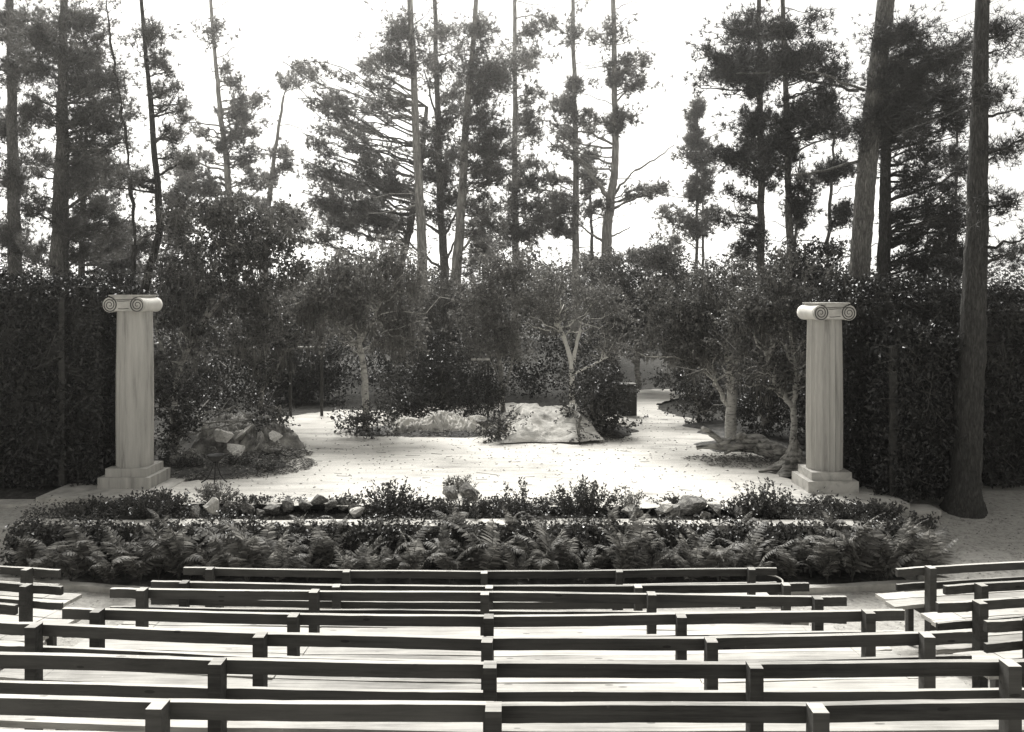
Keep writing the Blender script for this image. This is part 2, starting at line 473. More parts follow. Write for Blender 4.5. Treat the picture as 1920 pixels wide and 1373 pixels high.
# kerb: a low concrete edging that bows towards the seats
kp = []
for px, py in ((-40, 1084), (93, 1090), (200, 1099), (300, 1105), (620, 1112), (960, 1114), (1300, 1110), (1530, 1100), (1700, 1090), (1830, 1087), (1980, 1085)):
    kp.append(at(px, py, dist_on(py, -0.62)))
kp = np.array(kp); kp[:, 2] = -0.62
u = np.linspace(0, len(kp) - 1, 90); kq = np.stack([np.interp(u, np.arange(len(kp)), kp[:, k]) for k in range(3)], 1)
tn = nz(np.gradient(kq, axis=0)); sdv = np.stack([-tn[:, 1], tn[:, 0], 0 * tn[:, 0]], 1)
wz = RNG.normal(size=len(kq))[:, None] * np.array([0, 0, 0.004])
V = np.stack([kq - sdv * .06 + [0, 0, -.3], kq - sdv * .06 + wz, kq + sdv * .06 + wz, kq + sdv * .06 + [0, 0, -.3]], 1).reshape(-1, 3)
kq_f = [(4 * a + j, 4 * a + 4 + j, 4 * a + 5 + j, 4 * a + 1 + j) for a in range(len(kq) - 1) for j in range(3)]
struct('kerb', MB().add(V, kq_f), M['concrete'])

# ------------------------------------------------------------------ retaining wall with its coping stones
wall = thing('retaining_wall', 'low overgrown stone retaining wall with pale coping behind the ferns', 'wall', (-0.8, 12.6, -0.7))
part('wall_body', MB().box((-0.8, 12.62, -0.46), (13.0, 0.26, 0.62)), M['stone'], wall)
x = -7.3
while x < 5.55:
    L = random.uniform(0.45, 0.75)
    b = MB().box((x + L / 2, 12.60 + random.uniform(-.01, .01), -0.11 + random.uniform(-.012, .012)), (L - 0.015, 0.34, 0.085), random.uniform(-.015, .015))
    part('coping_stone', b, M['concrete'], wall)
    x += L

# stone slabs below the columns
for nm, c, s in (('stone_slab', (-6.75, 14.55, -0.05), (1.9, 1.5, 0.12)), ('stone_slab', (5.2, 14.15, -0.05), (2.1, 1.5, 0.12))):
    solid(nm, MB().box(c, s), M['concrete'], 'pale stone slab under the %s column' % ('smooth left' if c[0] < 0 else 'fluted right'), 'slab', c)
solid('stone_step', MB().box((5.75, 13.62, -0.16), (2.0, 0.4, 0.12)), M['concrete'], 'narrow pale stone step in front of the fluted column', 'step', (5.75, 13.62, -0.2))
solid('stone_step', MB().box((-7.9, 13.9, -0.13), (1.6, 0.35, 0.1)), M['concrete'], 'narrow pale stone step by the dark hedge post', 'step', (-7.9, 13.9, -0.2))

# ------------------------------------------------------------------ columns
def column(label, cx, cy, plw, shaft_r, top_z, fluted, z0=0.01):
    t = thing('stage_column', label, 'column', (cx, cy, z0), 'columns flanking the stage')
    h1, h2 = 0.185, 0.135
    part('lower_plinth', MB().box((cx, cy, z0 + h1 / 2), (plw, plw, h1)), M['marble'] if fluted else M['plaster'], t)
    part('upper_plinth', MB().box((cx, cy, z0 + h1 + h2 / 2 + .001), (plw * 0.80, plw * 0.80, h2)), M['marble'] if fluted else M['plaster'], t)
    caph = 0.30
    zb, zt = z0 + h1 + h2 + 0.002, top_z - caph + 0.04
    # shaft: many-sided with a slight swelling; the right one has concave flutes
    nf = 18; sub = 4
    P = []
    rows = np.linspace(0, 1, 15)
    for r in rows:
        rad = shaft_r * (0.95 + 0.075 * math.sin(math.pi * (0.18 + 0.72 * r)) - 0.035 * r)
        for k in range(nf):
            for q in range(sub):
                th = 2 * math.pi * (k + q / sub) / nf + 0.07
                u = q / sub
                half = math.pi / nf
                chord = math.cos(half) / math.cos((u - 0.5) * 2 * half)
                dip = (0.085 if fluted else 0.018) * math.sin(math.pi * u) if q else 0
                rr = rad * (chord - dip)
                P.append((cx + rr * math.cos(th), cy + rr * math.sin(th), zb + (zt - zb) * r))
    n = nf * sub
    Q = [(a * n + j, a * n + (j + 1) % n, (a + 1) * n + (j + 1) % n, (a + 1) * n + j) for a in range(len(rows) - 1) for j in range(n)]
    part('shaft', MB().add(P, Q), M['plaster'], t)
    # capital: two rolls joined by a slab, with painted scrolls on the face towards the seats
    yf, yb = cy - 0.34, cy + 0.24
    W, vr = 0.215, 0.117
    zc = top_z - caph + vr + 0.005
    cap = MB().box((cx, (yf + yb) / 2, top_z - 0.145), (2 * W + 0.06, yb - yf - 0.008, 0.26))
    capo = part('capital', cap, M['capital_paint'], t)
    for s in (-1, 1):
        x = cx + s * (W + 0.035)
        ys_ = np.linspace(yf, yb, 9)
        P = np.stack([np.full(9, x), ys_, np.full(9, zc + 0.012)], 1)
        rr = np.array([vr * 1.1 * (1 - 0.10 * math.sin(math.pi * k / 8)) for k in range(9)])
        part('bolster', MB().tube(P, rr, 28), M['plaster_pale'], capo, True)
        disc = MB().tube(np.array([[x, yf - 0.012, zc + .012], [x, yf + 0.02, zc + .012]]), [vr * 1.1] * 2, 28)
        part('scroll_face', disc, M['capital_paint'], capo)
        a = np.linspace(0, 2.6 * 2 * math.pi, 70)
        r = vr * 1.0 * (1 - a / a[-1]) ** 0.85 + 0.012
        sp_ = np.stack([x + s * r * np.cos(a - math.pi / 2) * -1, np.full(70, yf - 0.014), zc + .012 - r * np.sin(a - math.pi / 2)], 1)
        part('scroll_line', MB().tube(sp_, np.linspace(0.011, 0.006, 70), 5), M['dark_paint'], capo)
    fx = W + 0.03
    part('face_board', MB().box((cx, yf + 0.004, top_z - 0.145), (2 * W - 0.10, 0.03, 0.25)), M['capital_paint'], capo)
    for zz, hw in ((top_z - 0.075, W + 0.02), (top_z - 0.23, W - 0.12), (top_z - 0.10, W - 0.10)):
        part('painted_line', MB().bar((cx - hw, yf - 0.014, zz), (cx + hw, yf - 0.014, zz), 0.008, 0.010, 6, 0.004), M['dark_paint'], capo)
    capo.rotation_euler.z = 0.14 if cx > 0 else -0.12
    part('top_board', MB().box((cx, (yf + yb) / 2, top_z - 0.004), (2 * W + 0.12, yb - yf + 0.01, 0.02)), M['capital_paint'], capo)
    return t
column('pale smooth column with scroll capital beside the left hedge', -6.57, 14.87, 0.88, 0.305, 3.285, False)
column('pale fluted column with scroll capital in front of the right hedge', 5.33, 14.56, 0.84, 0.298, 3.155, True)

# ------------------------------------------------------------------ benches
RAIL_BELOW, SEAT_BELOW = 0.20, 0.40
def bench(label, posts, z_rail, ends, gz=None, rail_h=0.082, group='benches in rows facing the stage', lower=True):
    """posts: (x, y) of each post from left to right; ends: how far the boards run past the outer posts"""
    posts = [np.array([p[0], p[1], 0.0]) for p in posts]
    c = sum(posts) / len(posts)
    gzf = (lambda x, y: float(ground_z(x, y))) if gz is None else (lambda x, y: gz)
    t = thing('bench', label, 'bench', (c[0], c[1], gzf(c[0], c[1])), group)
    d0, d1 = nz(posts[1] - posts[0]), nz(posts[-1] - posts[-2])
    line = [posts[0] - d0 * ends[0]] + posts + [posts[-1] + d1 * ends[1]]
    if len(line) > 4:                                    # boards are joined at the middle post
        mid = len(line) // 2
        runs = [line[:mid + 1], line[mid:]]
    else: runs = [line]
    fw = lambda a, b: nz(np.cross([0, 0, 1.0], nz(b - a)))          # towards the stage
    pw = 0.075
    for p in posts:
        k = RNG.normal(size=3) * 0.006
        zt = z_rail + 0.012 + abs(k[2])
        gg = gzf(p[0], p[1]) - 0.06
        rzv = math.atan2((posts[-1] - posts[0])[1], (posts[-1] - posts[0])[0])
        pale_faces(part('post', MB().box((p[0] + k[0], p[1], (zt + gg) / 2), (pw, 0.10, zt - gg), rzv + k[1] * 4), M['wood_rail'], t))
    for r in runs:
        a, b = r[0], r[-1]
        # follow the run with its bend at the posts
        f = fw(a, b)
        for nm, below, th, hh, off, mat in (('back_rail', 0.0, 0.04, rail_h, 0.068, 'wood_rail'), ('lower_rail', RAIL_BELOW - 0.035, 0.03, 0.068, 0.068, 'wood_rail')):
            if nm == 'lower_rail' and not lower: continue
            mb = MB()
            pts = [q + f * off + np.array([0, 0, z_rail - below - hh / 2 + RNG.normal() * 0.002]) for q in r]
            for q0, q1 in zip(pts[:-1], pts[1:]): mb.bar(q0, q1 - nz(q1 - q0) * 0.002, th, hh, 14, 0.0022)
            pale_faces(part(nm, mb, M[mat], t))
        for k in range(2):
            mb = MB()
            wdt = 0.185
            o2 = 0.065 + wdt / 2 + k * (wdt + 0.012)
            pts = [q + f * o2 + np.array([0, 0, z_rail - SEAT_BELOW - 0.02 + RNG.normal() * 0.003]) for q in r]
            sh = RNG.normal(size=2) * 0.03
            pts[0] = pts[0] + nz(pts[1] - pts[0]) * sh[0]
            for q0, q1 in zip(pts[:-1], pts[1:]): mb.bar(q0, q1 - nz(q1 - q0) * 0.002, wdt, 0.04, 12, 0.0028)
            part('seat_plank', mb, M['wood'], t)
    for p in posts:                                         # bearers and front legs
        f = fw(posts[0], posts[-1])
        q = p + f * 0.36
        gg = gzf(q[0], q[1]) - 0.05
        part('front_leg', MB().box((q[0], q[1], (z_rail - SEAT_BELOW - 0.045 + gg) / 2), (0.06, 0.08, z_rail - SEAT_BELOW - 0.045 - gg)), M['wood_rail'], t)
        q0, q1 = p + f * 0.055, p + f * 0.42
        zb = z_rail - SEAT_BELOW - 0.085
        part('seat_bearer', MB().bar((q0[0], q0[1], zb), (q1[0], q1[1], zb), 0.045, 0.075), M['wood_rail'], t)
    return t

def row(label, S, yc, pts, xends):
    """one row of the middle block: S = post spacing in pixels (gives its distance), pts = photo pixels of the post tops"""
    d = 2432.0 / S
    hz = (yc - HY) * d / FPX                      # rail top below the eye
    P = []
    for px, py in pts:
        dd = FPX * hz / (py - HY)
        P.append(((px - 960) / FPX * dd, dd))
    e = []
    for (px, py), q in ((xends[0], P[0]), (xends[1], P[-1])):
        dd = FPX * hz / (py - HY)
        e.append(math.hypot((px - 960) / FPX * dd - q[0], dd - q[1]))
    bench(label, P, EYE - hz, e)

row('foremost bench of the middle block beside the fern bed', 253, 1075, [(393, 1068), (651, 1073), (908, 1075), (1160, 1073), (1410, 1069)], ((340, 1067), (1460, 1068)))
row('second bench of the middle block counted from the fern bed', 284, 1103, [(345, 1095), (630, 1101), (914, 1103), (1197, 1102), (1473, 1098)], ((281, 1092), (1521, 1097)))
row('third bench of the middle block counted from the fern bed', 318, 1114, [(268, 1109), (590, 1113), (910, 1115), (1224, 1118), (1532, 1123)], ((201, 1108), (1593, 1125)))
row('fourth bench of the middle block counted from the fern bed', 366, 1160, [(182, 1148), (551, 1157), (919, 1161), (1279, 1157), (1629, 1151)], ((110, 1146), (1700, 1148)))
row('fifth bench of the middle block counted from the fern bed', 420, 1203, [(64, 1176), (488, 1195), (912, 1203), (1335, 1203), (1737, 1194)], ((-25, 1173), (1830, 1191)))
row('sixth bench of the middle block, its middle post top fully seen', 500, 1252, [(-95, 1232), (410, 1245), (919, 1252), (1415, 1252), (1895, 1248)], ((-190, 1230), (1990, 1247)))
row('nearest bench of the middle block along the bottom edge', 612, 1333, [(-320, 1310), (300, 1326), (925, 1333), (1530, 1333), (2120, 1326)], ((-430, 1308), (2230, 1325)))

def side_bench(label, px, py, d, dirx, slope, zdrop=0.0, n=3, sp_=1.55, e0=0.35, group='benches of the side blocks'):
    p = at(px, py, d); z = p[2]
    dv = nz(np.array([dirx, slope, 0.0]))
    P = [p + dv * (e0 + sp_ * k) for k in range(n)]
    if dirx < 0: P = P[::-1]
    gz = float(ground_z(p[0], p[1]))
    bench(label, [(q[0], q[1]) for q in P], z, (e0, e0), gz=gz, group=group)
side_bench('foremost bench of the right block by the sandy path', 1688, 1070, 9.1, 1, 0.16)
side_bench('second bench of the right block with a rail end short of the first', 1779, 1103, 8.1, 1, 0.16)
side_bench('third bench of the right block with a worn seat corner', 1767, 1137, 7.25, 1, 0.18)
side_bench('nearest bench of the right block at the edge', 1860, 1172, 6.4, 1, 0.2, n=2)
side_bench('foremost bench of the left block by the kerb', 104, 1072, 9.3, -1, 0.16)
side_bench('second bench of the left block, pale seat end showing', 108, 1104, 8.4, -1, 0.18)
side_bench('third bench of the left block at the edge', 20, 1140, 7.3, -1, 0.2, n=2)

# ------------------------------------------------------------------ vegetation builders
def jitter_path(pts, n, amp):
    pts = np.asarray(pts, float)
    u = np.linspace(0, len(pts) - 1, n)
    Q = np.stack([np.interp(u, np.arange(len(pts)), pts[:, k]) for k in range(3)], 1)
    # smooth the corners
    for _ in range(2):
        Q[1:-1] = (Q[:-2] + 2 * Q[1:-1] + Q[2:]) / 4
    Q[1:-1] += RNG.normal(size=(n - 2, 3)) * amp
    return Q

def limb(mb, a, b, r0, r1, sag=0.0, n=7, wob=0.03, sides=6):
    a, b = np.asarray(a, float), np.asarray(b, float)
    u = np.linspace(0, 1, n)[:, None]
    L = np.linalg.norm(b - a)
    P = a + (b - a) * u + np.array([0, 0, 1.0]) * (np.sin(u * math.pi) * sag * L)
    P[1:-1] += RNG.normal(size=(n - 2, 3)) * wob * L
    mb.tube(P, np.linspace(r0, r1, n), sides, cap=False)
    return P

def tufts(mb, C, A, L, W, k):
    """needle brushes: k thin needles in a cone round the axis A at each C"""
    n = len(C)
    if n == 0: return
    C = np.repeat(C, k, 0); A = np.repeat(nz(A), k, 0)
    D = nz(A * RNG.uniform(0.3, 1.1, (n * k, 1)) + RNG.normal(size=(n * k, 3)) * 0.62)
    S = nz(np.cross(D, RNG.normal(size=(n * k, 3))))
    LL = L * RNG.uniform(0.6, 1.2, (n * k, 1))
    V = np.stack([C - S * W / 2, C + S * W / 2, C + D * LL], 1).reshape(-1, 3)
    mb.add(V, None, np.arange(n * k * 3).reshape(-1, 3))

def pine(label, trunk, d, w0, w1, clumps, bark='bark_grey', needle='pine_needle', dead=8, dens=1.0, extra=(), group='pines around the stage', tops=True, fine=1.0, spread=0.75, base_dx=0):
    """trunk: photo pixels from top to bottom at d metres; clumps: (px, py, rx, ry[, density]) of the needle masses"""
    s = d / FPX
    fine = fine * min(1.0, 28.0 / d) ** 2
    if d > 32 and needle == 'pine_needle': needle = 'pine_needle_glare'      # paler needles carry the veil of glare over the middle trees
    trunk = list(trunk)
    by = HY + (EYE + 0.1) * FPX / d
    if trunk[-1][1] < by: trunk.append((trunk[-1][0] + base_dx, by))
    if tops and trunk[0][1] < 100:
        (ax, ay), (bx, by2) = trunk[0], trunk[1]
        k = (bx - ax) / max(1, (by2 - ay))
        trunk.insert(0, (ax - k * 260, ay - 260))
    P3 = np.array([at(px, py, d) for px, py in trunk])[::-1]
    t = thing('pine_tree', label, 'tree', P3[0], group)
    n = 26
    Q = jitter_path(P3, n, 0.012 * d / 25)
    r = np.interp(np.linspace(0, 1, n), [0, 0.06, 0.2, 1], [w1 * 0.62, w1 * 0.54, w1 * 0.5, w0 * 0.36]) * s
    if w1 * s > 0.3:                                      # big trunks: real furrows and root flare
        big = jitter_path(Q, 140, 0.0); rb = np.interp(np.linspace(0, 1, 140), np.linspace(0, 1, n), r)
        rb[:14] *= np.linspace(1.45, 1.0, 14) ** 1.3
        ns = 44; mb_ = MB(); mb_.tube(big, rb, ns, rough=0.012)
        th = np.linspace(0, 2 * np.pi, ns, endpoint=False)[None]; zz = np.linspace(0, 60, 140)[:, None]
        ph = RNG.uniform(0, 6)
        rid = np.abs(np.sin(8 * th + 1.3 * np.sin(zz * 0.7 + ph) + 0.9 * np.sin(3 * th + zz * 0.31))) ** 0.6 * (0.75 + 0.25 * np.sin(zz * 2.1 + 5 * th))
        V_ = mb_.V[0]; ring = V_[:140 * ns].reshape(140, ns, 3)
        ring[:] = big[:, None] + (ring - big[:, None]) * (0.90 + 0.13 * rid)[..., None]
        part('trunk', mb_, M[bark], t, True)
    else:
        part('trunk', MB().tube(Q, r, 14, rough=0.05), M[bark], t, True)
    lm, nb, tw = MB(), MB(), MB()
    zs = Q[:, 2]
    def trunk_at(z):
        return np.array([np.interp(z, zs, Q[:, k]) for k in range(3)]), float(np.interp(z, zs, r))
    more = []
    for c in clumps:                                      # looser sprays nearer the trunk and about each mass
        tx = float(np.interp(c[1], [p[1] for p in trunk], [p[0] for p in trunk]))
        dn0 = c[4] if len(c) > 4 else 1.0
        more.append((c[0] + (tx - c[0]) * RNG.uniform(.3, .6), c[1] + RNG.uniform(-.3, .9) * c[3], c[2] * 0.7, c[3] * 0.8, dn0 * 0.45))
        more.append((c[0] + RNG.uniform(-.9, .9) * c[2], c[1] + RNG.choice([-1, 1]) * c[3] * RNG.uniform(.7, 1.2), c[2] * 0.55, c[3] * 0.6, dn0 * 0.5))
    for c in list(clumps) + more:
        cx, cy, rx, ry = c[0], c[1], c[2] * 1.12, c[3] * 1.28; dn = (c[4] if len(c) > 4 else 1.0) * dens
        off = (RNG.uniform(-1, 1)) * spread * (abs(cx - np.interp(cy, [p[1] for p in trunk], [p[0] for p in trunk])) + rx) * s * 0.8
        c3 = at(cx, cy, d) * (1 + off / d); c3[1] = d + off
        c3[0] = (cx - 960) / FPX * (d + off); c3[2] = EYE - (cy - HY) / FPX * (d + off)
        hd = math.hypot(c3[0] - np.interp(c3[2], zs, Q[:, 0]), off)
        tp, tr = trunk_at(np.clip(c3[2] - hd * RNG.uniform(0.15, 0.45), zs[0] + 0.8, zs[-1]))
        LB = limb(lm, tp, c3 + (c3 - tp) * 0.15, max(0.016 * d / 25, min(tr * 0.42, 0.012 + hd * 0.012 + 0.015)), 0.012 * d / 25, RNG.uniform(-0.08, 0.06), 8, 0.02, 5)
        A = math.pi * rx * ry * s * s
        nt = max(6, int(A * (18 if d > 32 else 25) * dn * fine))
        u = nz(RNG.normal(size=(nt, 3))) * (np.abs(RNG.normal(size=(nt, 1))) * 0.55 + 0.12) * np.where(RNG.uniform(size=(nt, 1)) < 0.22, 1.55, 1.0)
        E = c3 + u * np.array([rx * s, (0.5 * rx + 0.4 * ry) * s, ry * s])
        k = RNG.integers(3, 8, nt)
        start = LB[k] + RNG.normal(size=(nt, 3)) * 0.04
        mid = (start + E) / 2 + np.array([0, 0, -0.06]) * rx * s
        tw.sticks(start, mid, 0.010 * d / 25, 0.008 * d / 25); tw.sticks(mid, E, 0.008 * d / 25, 0.005 * d / 25)
        m = 6
        f = RNG.uniform(0.45, 1.05, (nt, m, 1))
        C = mid[:, None] + (E - mid)[:, None] * f + RNG.normal(size=(nt, m, 3)) * 0.09
        Ax = nz((E - mid))[:, None] * 0.7 + np.array([0, 0, 0.55]) + RNG.normal(size=(nt, m, 3)) * 0.35
        if d > 32: C = C + RNG.normal(size=C.shape) * 0.10
        tufts(nb, C.reshape(-1, 3), Ax.reshape(-1, 3), 0.19 / math.sqrt(fine), (0.015 if d > 32 else 0.019) * d / 25 / math.sqrt(fine), 12)
    for a, b, wpx in extra:                                # limbs read one by one
        pa, pb = at(a[0], a[1], d), at(b[0], b[1], d + RNG.uniform(-0.1, 0.1) * abs(b[0] - a[0]) * s)
        limb(lm, pa, pb, wpx * s * 0.5, wpx * s * 0.22, RNG.uniform(-0.05, 0.05), 9, 0.012, 6)
    for _ in range(dead):                                  # dead side twigs
        z = RNG.uniform(max(zs[0] + 1.5, 2.5), min(zs[-1], EYE + HY / FPX * d))
        tp, tr = trunk_at(z); th = RNG.uniform(0, 2 * math.pi); L = RNG.uniform(0.4, 1.8) * d / 25
        e = tp + np.array([math.cos(th) * L, math.sin(th) * L, L * RNG.uniform(-0.15, 0.5)])
        LB = limb(lm, tp, e, 0.016 * d / 25, 0.006 * d / 25, RNG.uniform(-0.1, 0.12), 7, 0.03, 4)
        kk = RNG.integers(2, 7, 5)
        tw.sticks(LB[kk], LB[kk] + RNG.normal(size=(5, 3)) * 0.2 * L, 0.006 * d / 25, 0.004 * d / 25)
    mass(part('limbs', lm, M[bark], t, True))
    if nb.n: mass(part('crown', nb, M[needle], t))
    if tw.n: mass(part('twigs', tw, M['dark_twig'] if 'dark' in needle else M['twig'], t))
    return t

def broadleaf(label, trunks, d, blobs, leaf='oak_leaf', bark='bark_oak', L=0.082, dens=1.0, moss=0, name='oak_tree', cat='tree', group='small leafy trees round the stage', twigs=1.0, flat=0.8, bare=0, tw_mat='twig', limb_r=0.028):
    """trunks: list of ([(px, py)...] bottom to top, width px); blobs: (px, py, rx, ry[, density[, depth offset m]])"""
    s = d / FPX
    base = at(trunks[0][0][0][0], trunks[0][0][0][1], d)
    t = thing(name, label, cat, (base[0], base[1], 0.0), group)
    tm, lf, tw, ms = MB(), MB(), MB(), MB()
    tips = []
    for pts, wpx in trunks:
        P3 = np.array([at(px, py, d) for px, py in pts])
        if pts is trunks[0][0]: P3[0, 2] = min(P3[0, 2], -0.08)
        Q = jitter_path(P3, max(8, 3 * len(pts)), 0.012)
        tm.tube(Q, np.linspace(wpx * 0.55, wpx * 0.34, len(Q)) * s, 10, rough=0.06)
        tips.append(Q)
    allq = np.vstack([q[len(q) // 2:] for q in tips])
    for b in blobs:
        cx, cy, rx, ry = b[:4]; dn = (b[4] if len(b) > 4 else 1.0) * dens; off = b[5] if len(b) > 5 else 0.0
        c3 = at(cx, cy, d + off)
        R = np.array([rx * s, flat * 0.5 * (rx + ry) * s, ry * s])
        A = math.pi * R[0] * R[2]
        ncl = max(5, int(A * 4.2))
        u = nz(RNG.normal(size=(ncl, 3))) * RNG.uniform(0.05, 1, (ncl, 1)) ** 0.45
        CC = c3 + u * R * 0.92
        # limbs to some of the clusters
        for q in RNG.permutation(ncl)[:max(3, ncl // 3)]:
            k = np.argmin(np.linalg.norm(allq - CC[q], axis=1) + RNG.uniform(0, 1.0, len(allq)))
            LB = limb(tm, allq[k], CC[q], limb_r, limb_r * 0.28, RNG.uniform(-0.05, 0.15), 7, 0.05, 5)
            kk = RNG.integers(2, 7, 5)
            e = LB[kk] + RNG.normal(size=(5, 3)) * np.array([0.3, 0.3, 0.2]) + np.array([0, 0, .08])
            tw.sticks(LB[kk], e, 0.008, 0.003)
        nt = int(A * 115 * dn)
        w = RNG.integers(0, ncl, nt)
        sg = 0.12 + 0.05 * math.sqrt(max(A, 0.05))
        S = CC[w] + RNG.normal(size=(nt, 3)) * sg * np.array([1, 1, 0.75])
        od = nz(S - c3) * 0.8 + RNG.normal(size=(nt, 3)) * 0.6 + np.array([0, 0, 0.25])
        tl = RNG.uniform(0.16, 0.36, (nt, 1)); E = S + nz(od) * tl
        if twigs > 0:
            m_ = RNG.uniform(size=nt) < 0.55 * twigs
            tw.sticks(S[m_], E[m_], 0.006, 0.003)
        m = 9
        f = RNG.uniform(0.1, 1.1, (nt, m, 1))
        C = (S[:, None] + (E - S)[:, None] * f).reshape(-1, 3) + RNG.normal(size=(nt * m, 3)) * 0.015
        D = (nz(od)[:, None] * 0.4 + RNG.normal(size=(nt, m, 3)) * 0.7).reshape(-1, 3)
        N = RNG.normal(size=(nt * m, 3)) * 0.75 + np.array([0, 0, 0.8])
        sz = RNG.uniform(0.65, 1.25, nt * m)
        lf.leaves(C, D, N, L * sz, L * 0.62 * sz)
        if moss:
            nm_ = int(A * 26 * moss)
            w = RNG.integers(0, ncl, nm_)
            S = CC[w] + RNG.normal(size=(nm_, 3)) * sg
            S = np.repeat(S, 7, 0) + RNG.normal(size=(nm_ * 7, 3)) * np.array([0.05, 0.05, 0.03])
            ln = RNG.uniform(0.08, 0.42, (len(S), 1))
            e = S + np.array([0, 0, -1.0]) * ln + RNG.normal(size=S.shape) * 0.025
            ms.leaves(S, e - S, RNG.normal(size=S.shape), ln[:, 0], 0.011, 0.0)
    for _ in range(bare):
        k = RNG.integers(0, len(allq))
        e = allq[k] + np.array([RNG.normal() * 0.9, RNG.normal() * 0.6, RNG.uniform(-0.1, 0.9)])
        LB = limb(tm, allq[k], e, 0.02, 0.005, 0.05, 7, 0.05, 4)
        kk = RNG.integers(2, 7, 6)
        tw.sticks(LB[kk], LB[kk] + RNG.normal(size=(6, 3)) * 0.25, 0.007, 0.003)
    part('trunk', tm, M[bark], t, True)
    mass(part('crown', lf, M[leaf], t))
    if tw.n: mass(part('twigs', tw, M[tw_mat], t))
    if ms.n: mass(part('hanging_moss', ms, M['moss'], t))
    return t

# ------------------------------------------------------------------ pines, read from the photograph one by one
pine('broad pine with furrowed trunk standing behind the left hedge', [(119, 87), (117, 200), (116, 300), (114, 420), (112, 535)], 23, 13, 34,
     [(150, 40, 75, 40, 1.3), (70, 60, 60, 45), (160, 110, 62, 34, 1.6), (200, 150, 48, 32, 1.5), (150, 165, 50, 26, 1.4), (205, 195, 46, 26, 1.5), (165, 215, 60, 24, 1.4), (215, 235, 42, 20, 1.2),
      (70, 130, 50, 30), (60, 210, 45, 30), (150, 262, 50, 18), (200, 275, 46, 16), (70, 300, 50, 24), (155, 315, 62, 24, 1.2), (215, 330, 46, 20, 1.1), (165, 352, 60, 18), (60, 390, 45, 24),
      (180, 395, 60, 22, 1.3), (150, 425, 50, 16, 1.2), (205, 430, 40, 18), (160, 470, 50, 18), (60, 470, 40, 22)], dead=10, extra=(((128, 500), (250, 400), 5), ((128, 250), (220, 237), 4)))
pine('slim forked pine with two bent stems behind the left column', [(272, 87), (278, 150), (284, 210), (290, 300), (300, 385), (300, 430), (285, 495), (262, 548)], 19.5, 8, 15,
     [(300, 110, 28, 22), (285, 60, 40, 25), (330, 160, 34, 14, .8), (335, 205, 22, 10, .8), (325, 250, 18, 14, .8), (235, 330, 36, 16, .9), (262, 345, 30, 16, .9), (345, 300, 34, 10, .6)], dead=10,
     extra=(((208, 87), (228, 200), 5), ((228, 200), (246, 340), 7), ((246, 340), (253, 460), 9), ((253, 460), (247, 548), 11), ((208, 87), (200, 0), 5)), bark='bark_dark', tops=True, base_dx=-10)
pine('young pine with thin tapering trunk left of the pale twins', [(402, 87), (408, 160), (413, 220), (421, 275), (428, 335), (433, 410)], 42, 7, 13,
     [(440, 150, 26, 20, .8), (400, 60, 40, 20, .5), (450, 215, 44, 32), (470, 245, 36, 18), (430, 260, 30, 18), (375, 290, 34, 14, .8), (345, 310, 46, 26, 1.5), (350, 345, 46, 28, 1.6), (390, 355, 30, 20, 1.2), (470, 290, 44, 18),
      (360, 240, 24, 12, .7), (475, 340, 44, 10), (330, 375, 40, 20, 1.2), (440, 375, 44, 18, 1.1), (480, 195, 30, 12, .6)], bark='bark_pale', dead=14)
pine('faint leaning pine between the young pine and the pale twins', [(532, 180), (518, 270), (510, 330), (498, 420)], 50, 6, 11,
     [(545, 150, 20, 22, .6), (535, 290, 28, 12, .7), (545, 310, 26, 12, .7), (490, 330, 26, 8, .6), (470, 380, 30, 14), (540, 400, 40, 22, 1.2), (560, 420, 40, 20, 1.2)], bark='bark_pale', dead=8)
pine('spreading pine with long limbs reaching left behind the pale twins', [(800, 200), (790, 300), (775, 400), (745, 520)], 40, 10, 16,
     [(565, 130, 34, 22, .7), (600, 125, 26, 16, .6), (620, 185, 46, 18, 1.1), (590, 195, 30, 14), (635, 215, 34, 18, 1.1), (625, 245, 44, 16, 1.3), (660, 265, 34, 18), (600, 275, 20, 10, .6), (620, 330, 54, 22, 1.2), (690, 300, 40, 26, 1.2),
      (590, 310, 30, 16, 1), (660, 350, 66, 26, 1.5), (620, 385, 60, 24, 1.7), (690, 400, 66, 26, 1.7), (640, 420, 60, 22, 1.6), (730, 350, 40, 24, 1.2), (735, 420, 44, 24, 1.4), (600, 440, 44, 16, 1.2)], dead=12,
     extra=(((765, 370), (690, 268), 9), ((690, 268), (630, 210), 6), ((770, 370), (680, 335), 6), ((720, 420), (565, 360), 4)))
pine('left one of the pale straight trunks rising behind the stage', [(773, 87), (778, 200), (783, 300), (788, 400), (791, 480), (796, 590)], 33, 13, 20,
     [(735, 105, 40, 22, 1.2), (760, 60, 60, 30), (700, 115, 30, 12, .7), (745, 135, 40, 10, .9), (730, 185, 34, 10, 1.2), (715, 195, 30, 9), (800, 110, 30, 14, .8), (740, 60, 50, 24), (690, 160, 24, 8, .6)],
     bark='bark_pale', dead=16, extra=(((774, 215), (735, 190), 4), ((783, 385), (690, 400), 4)))
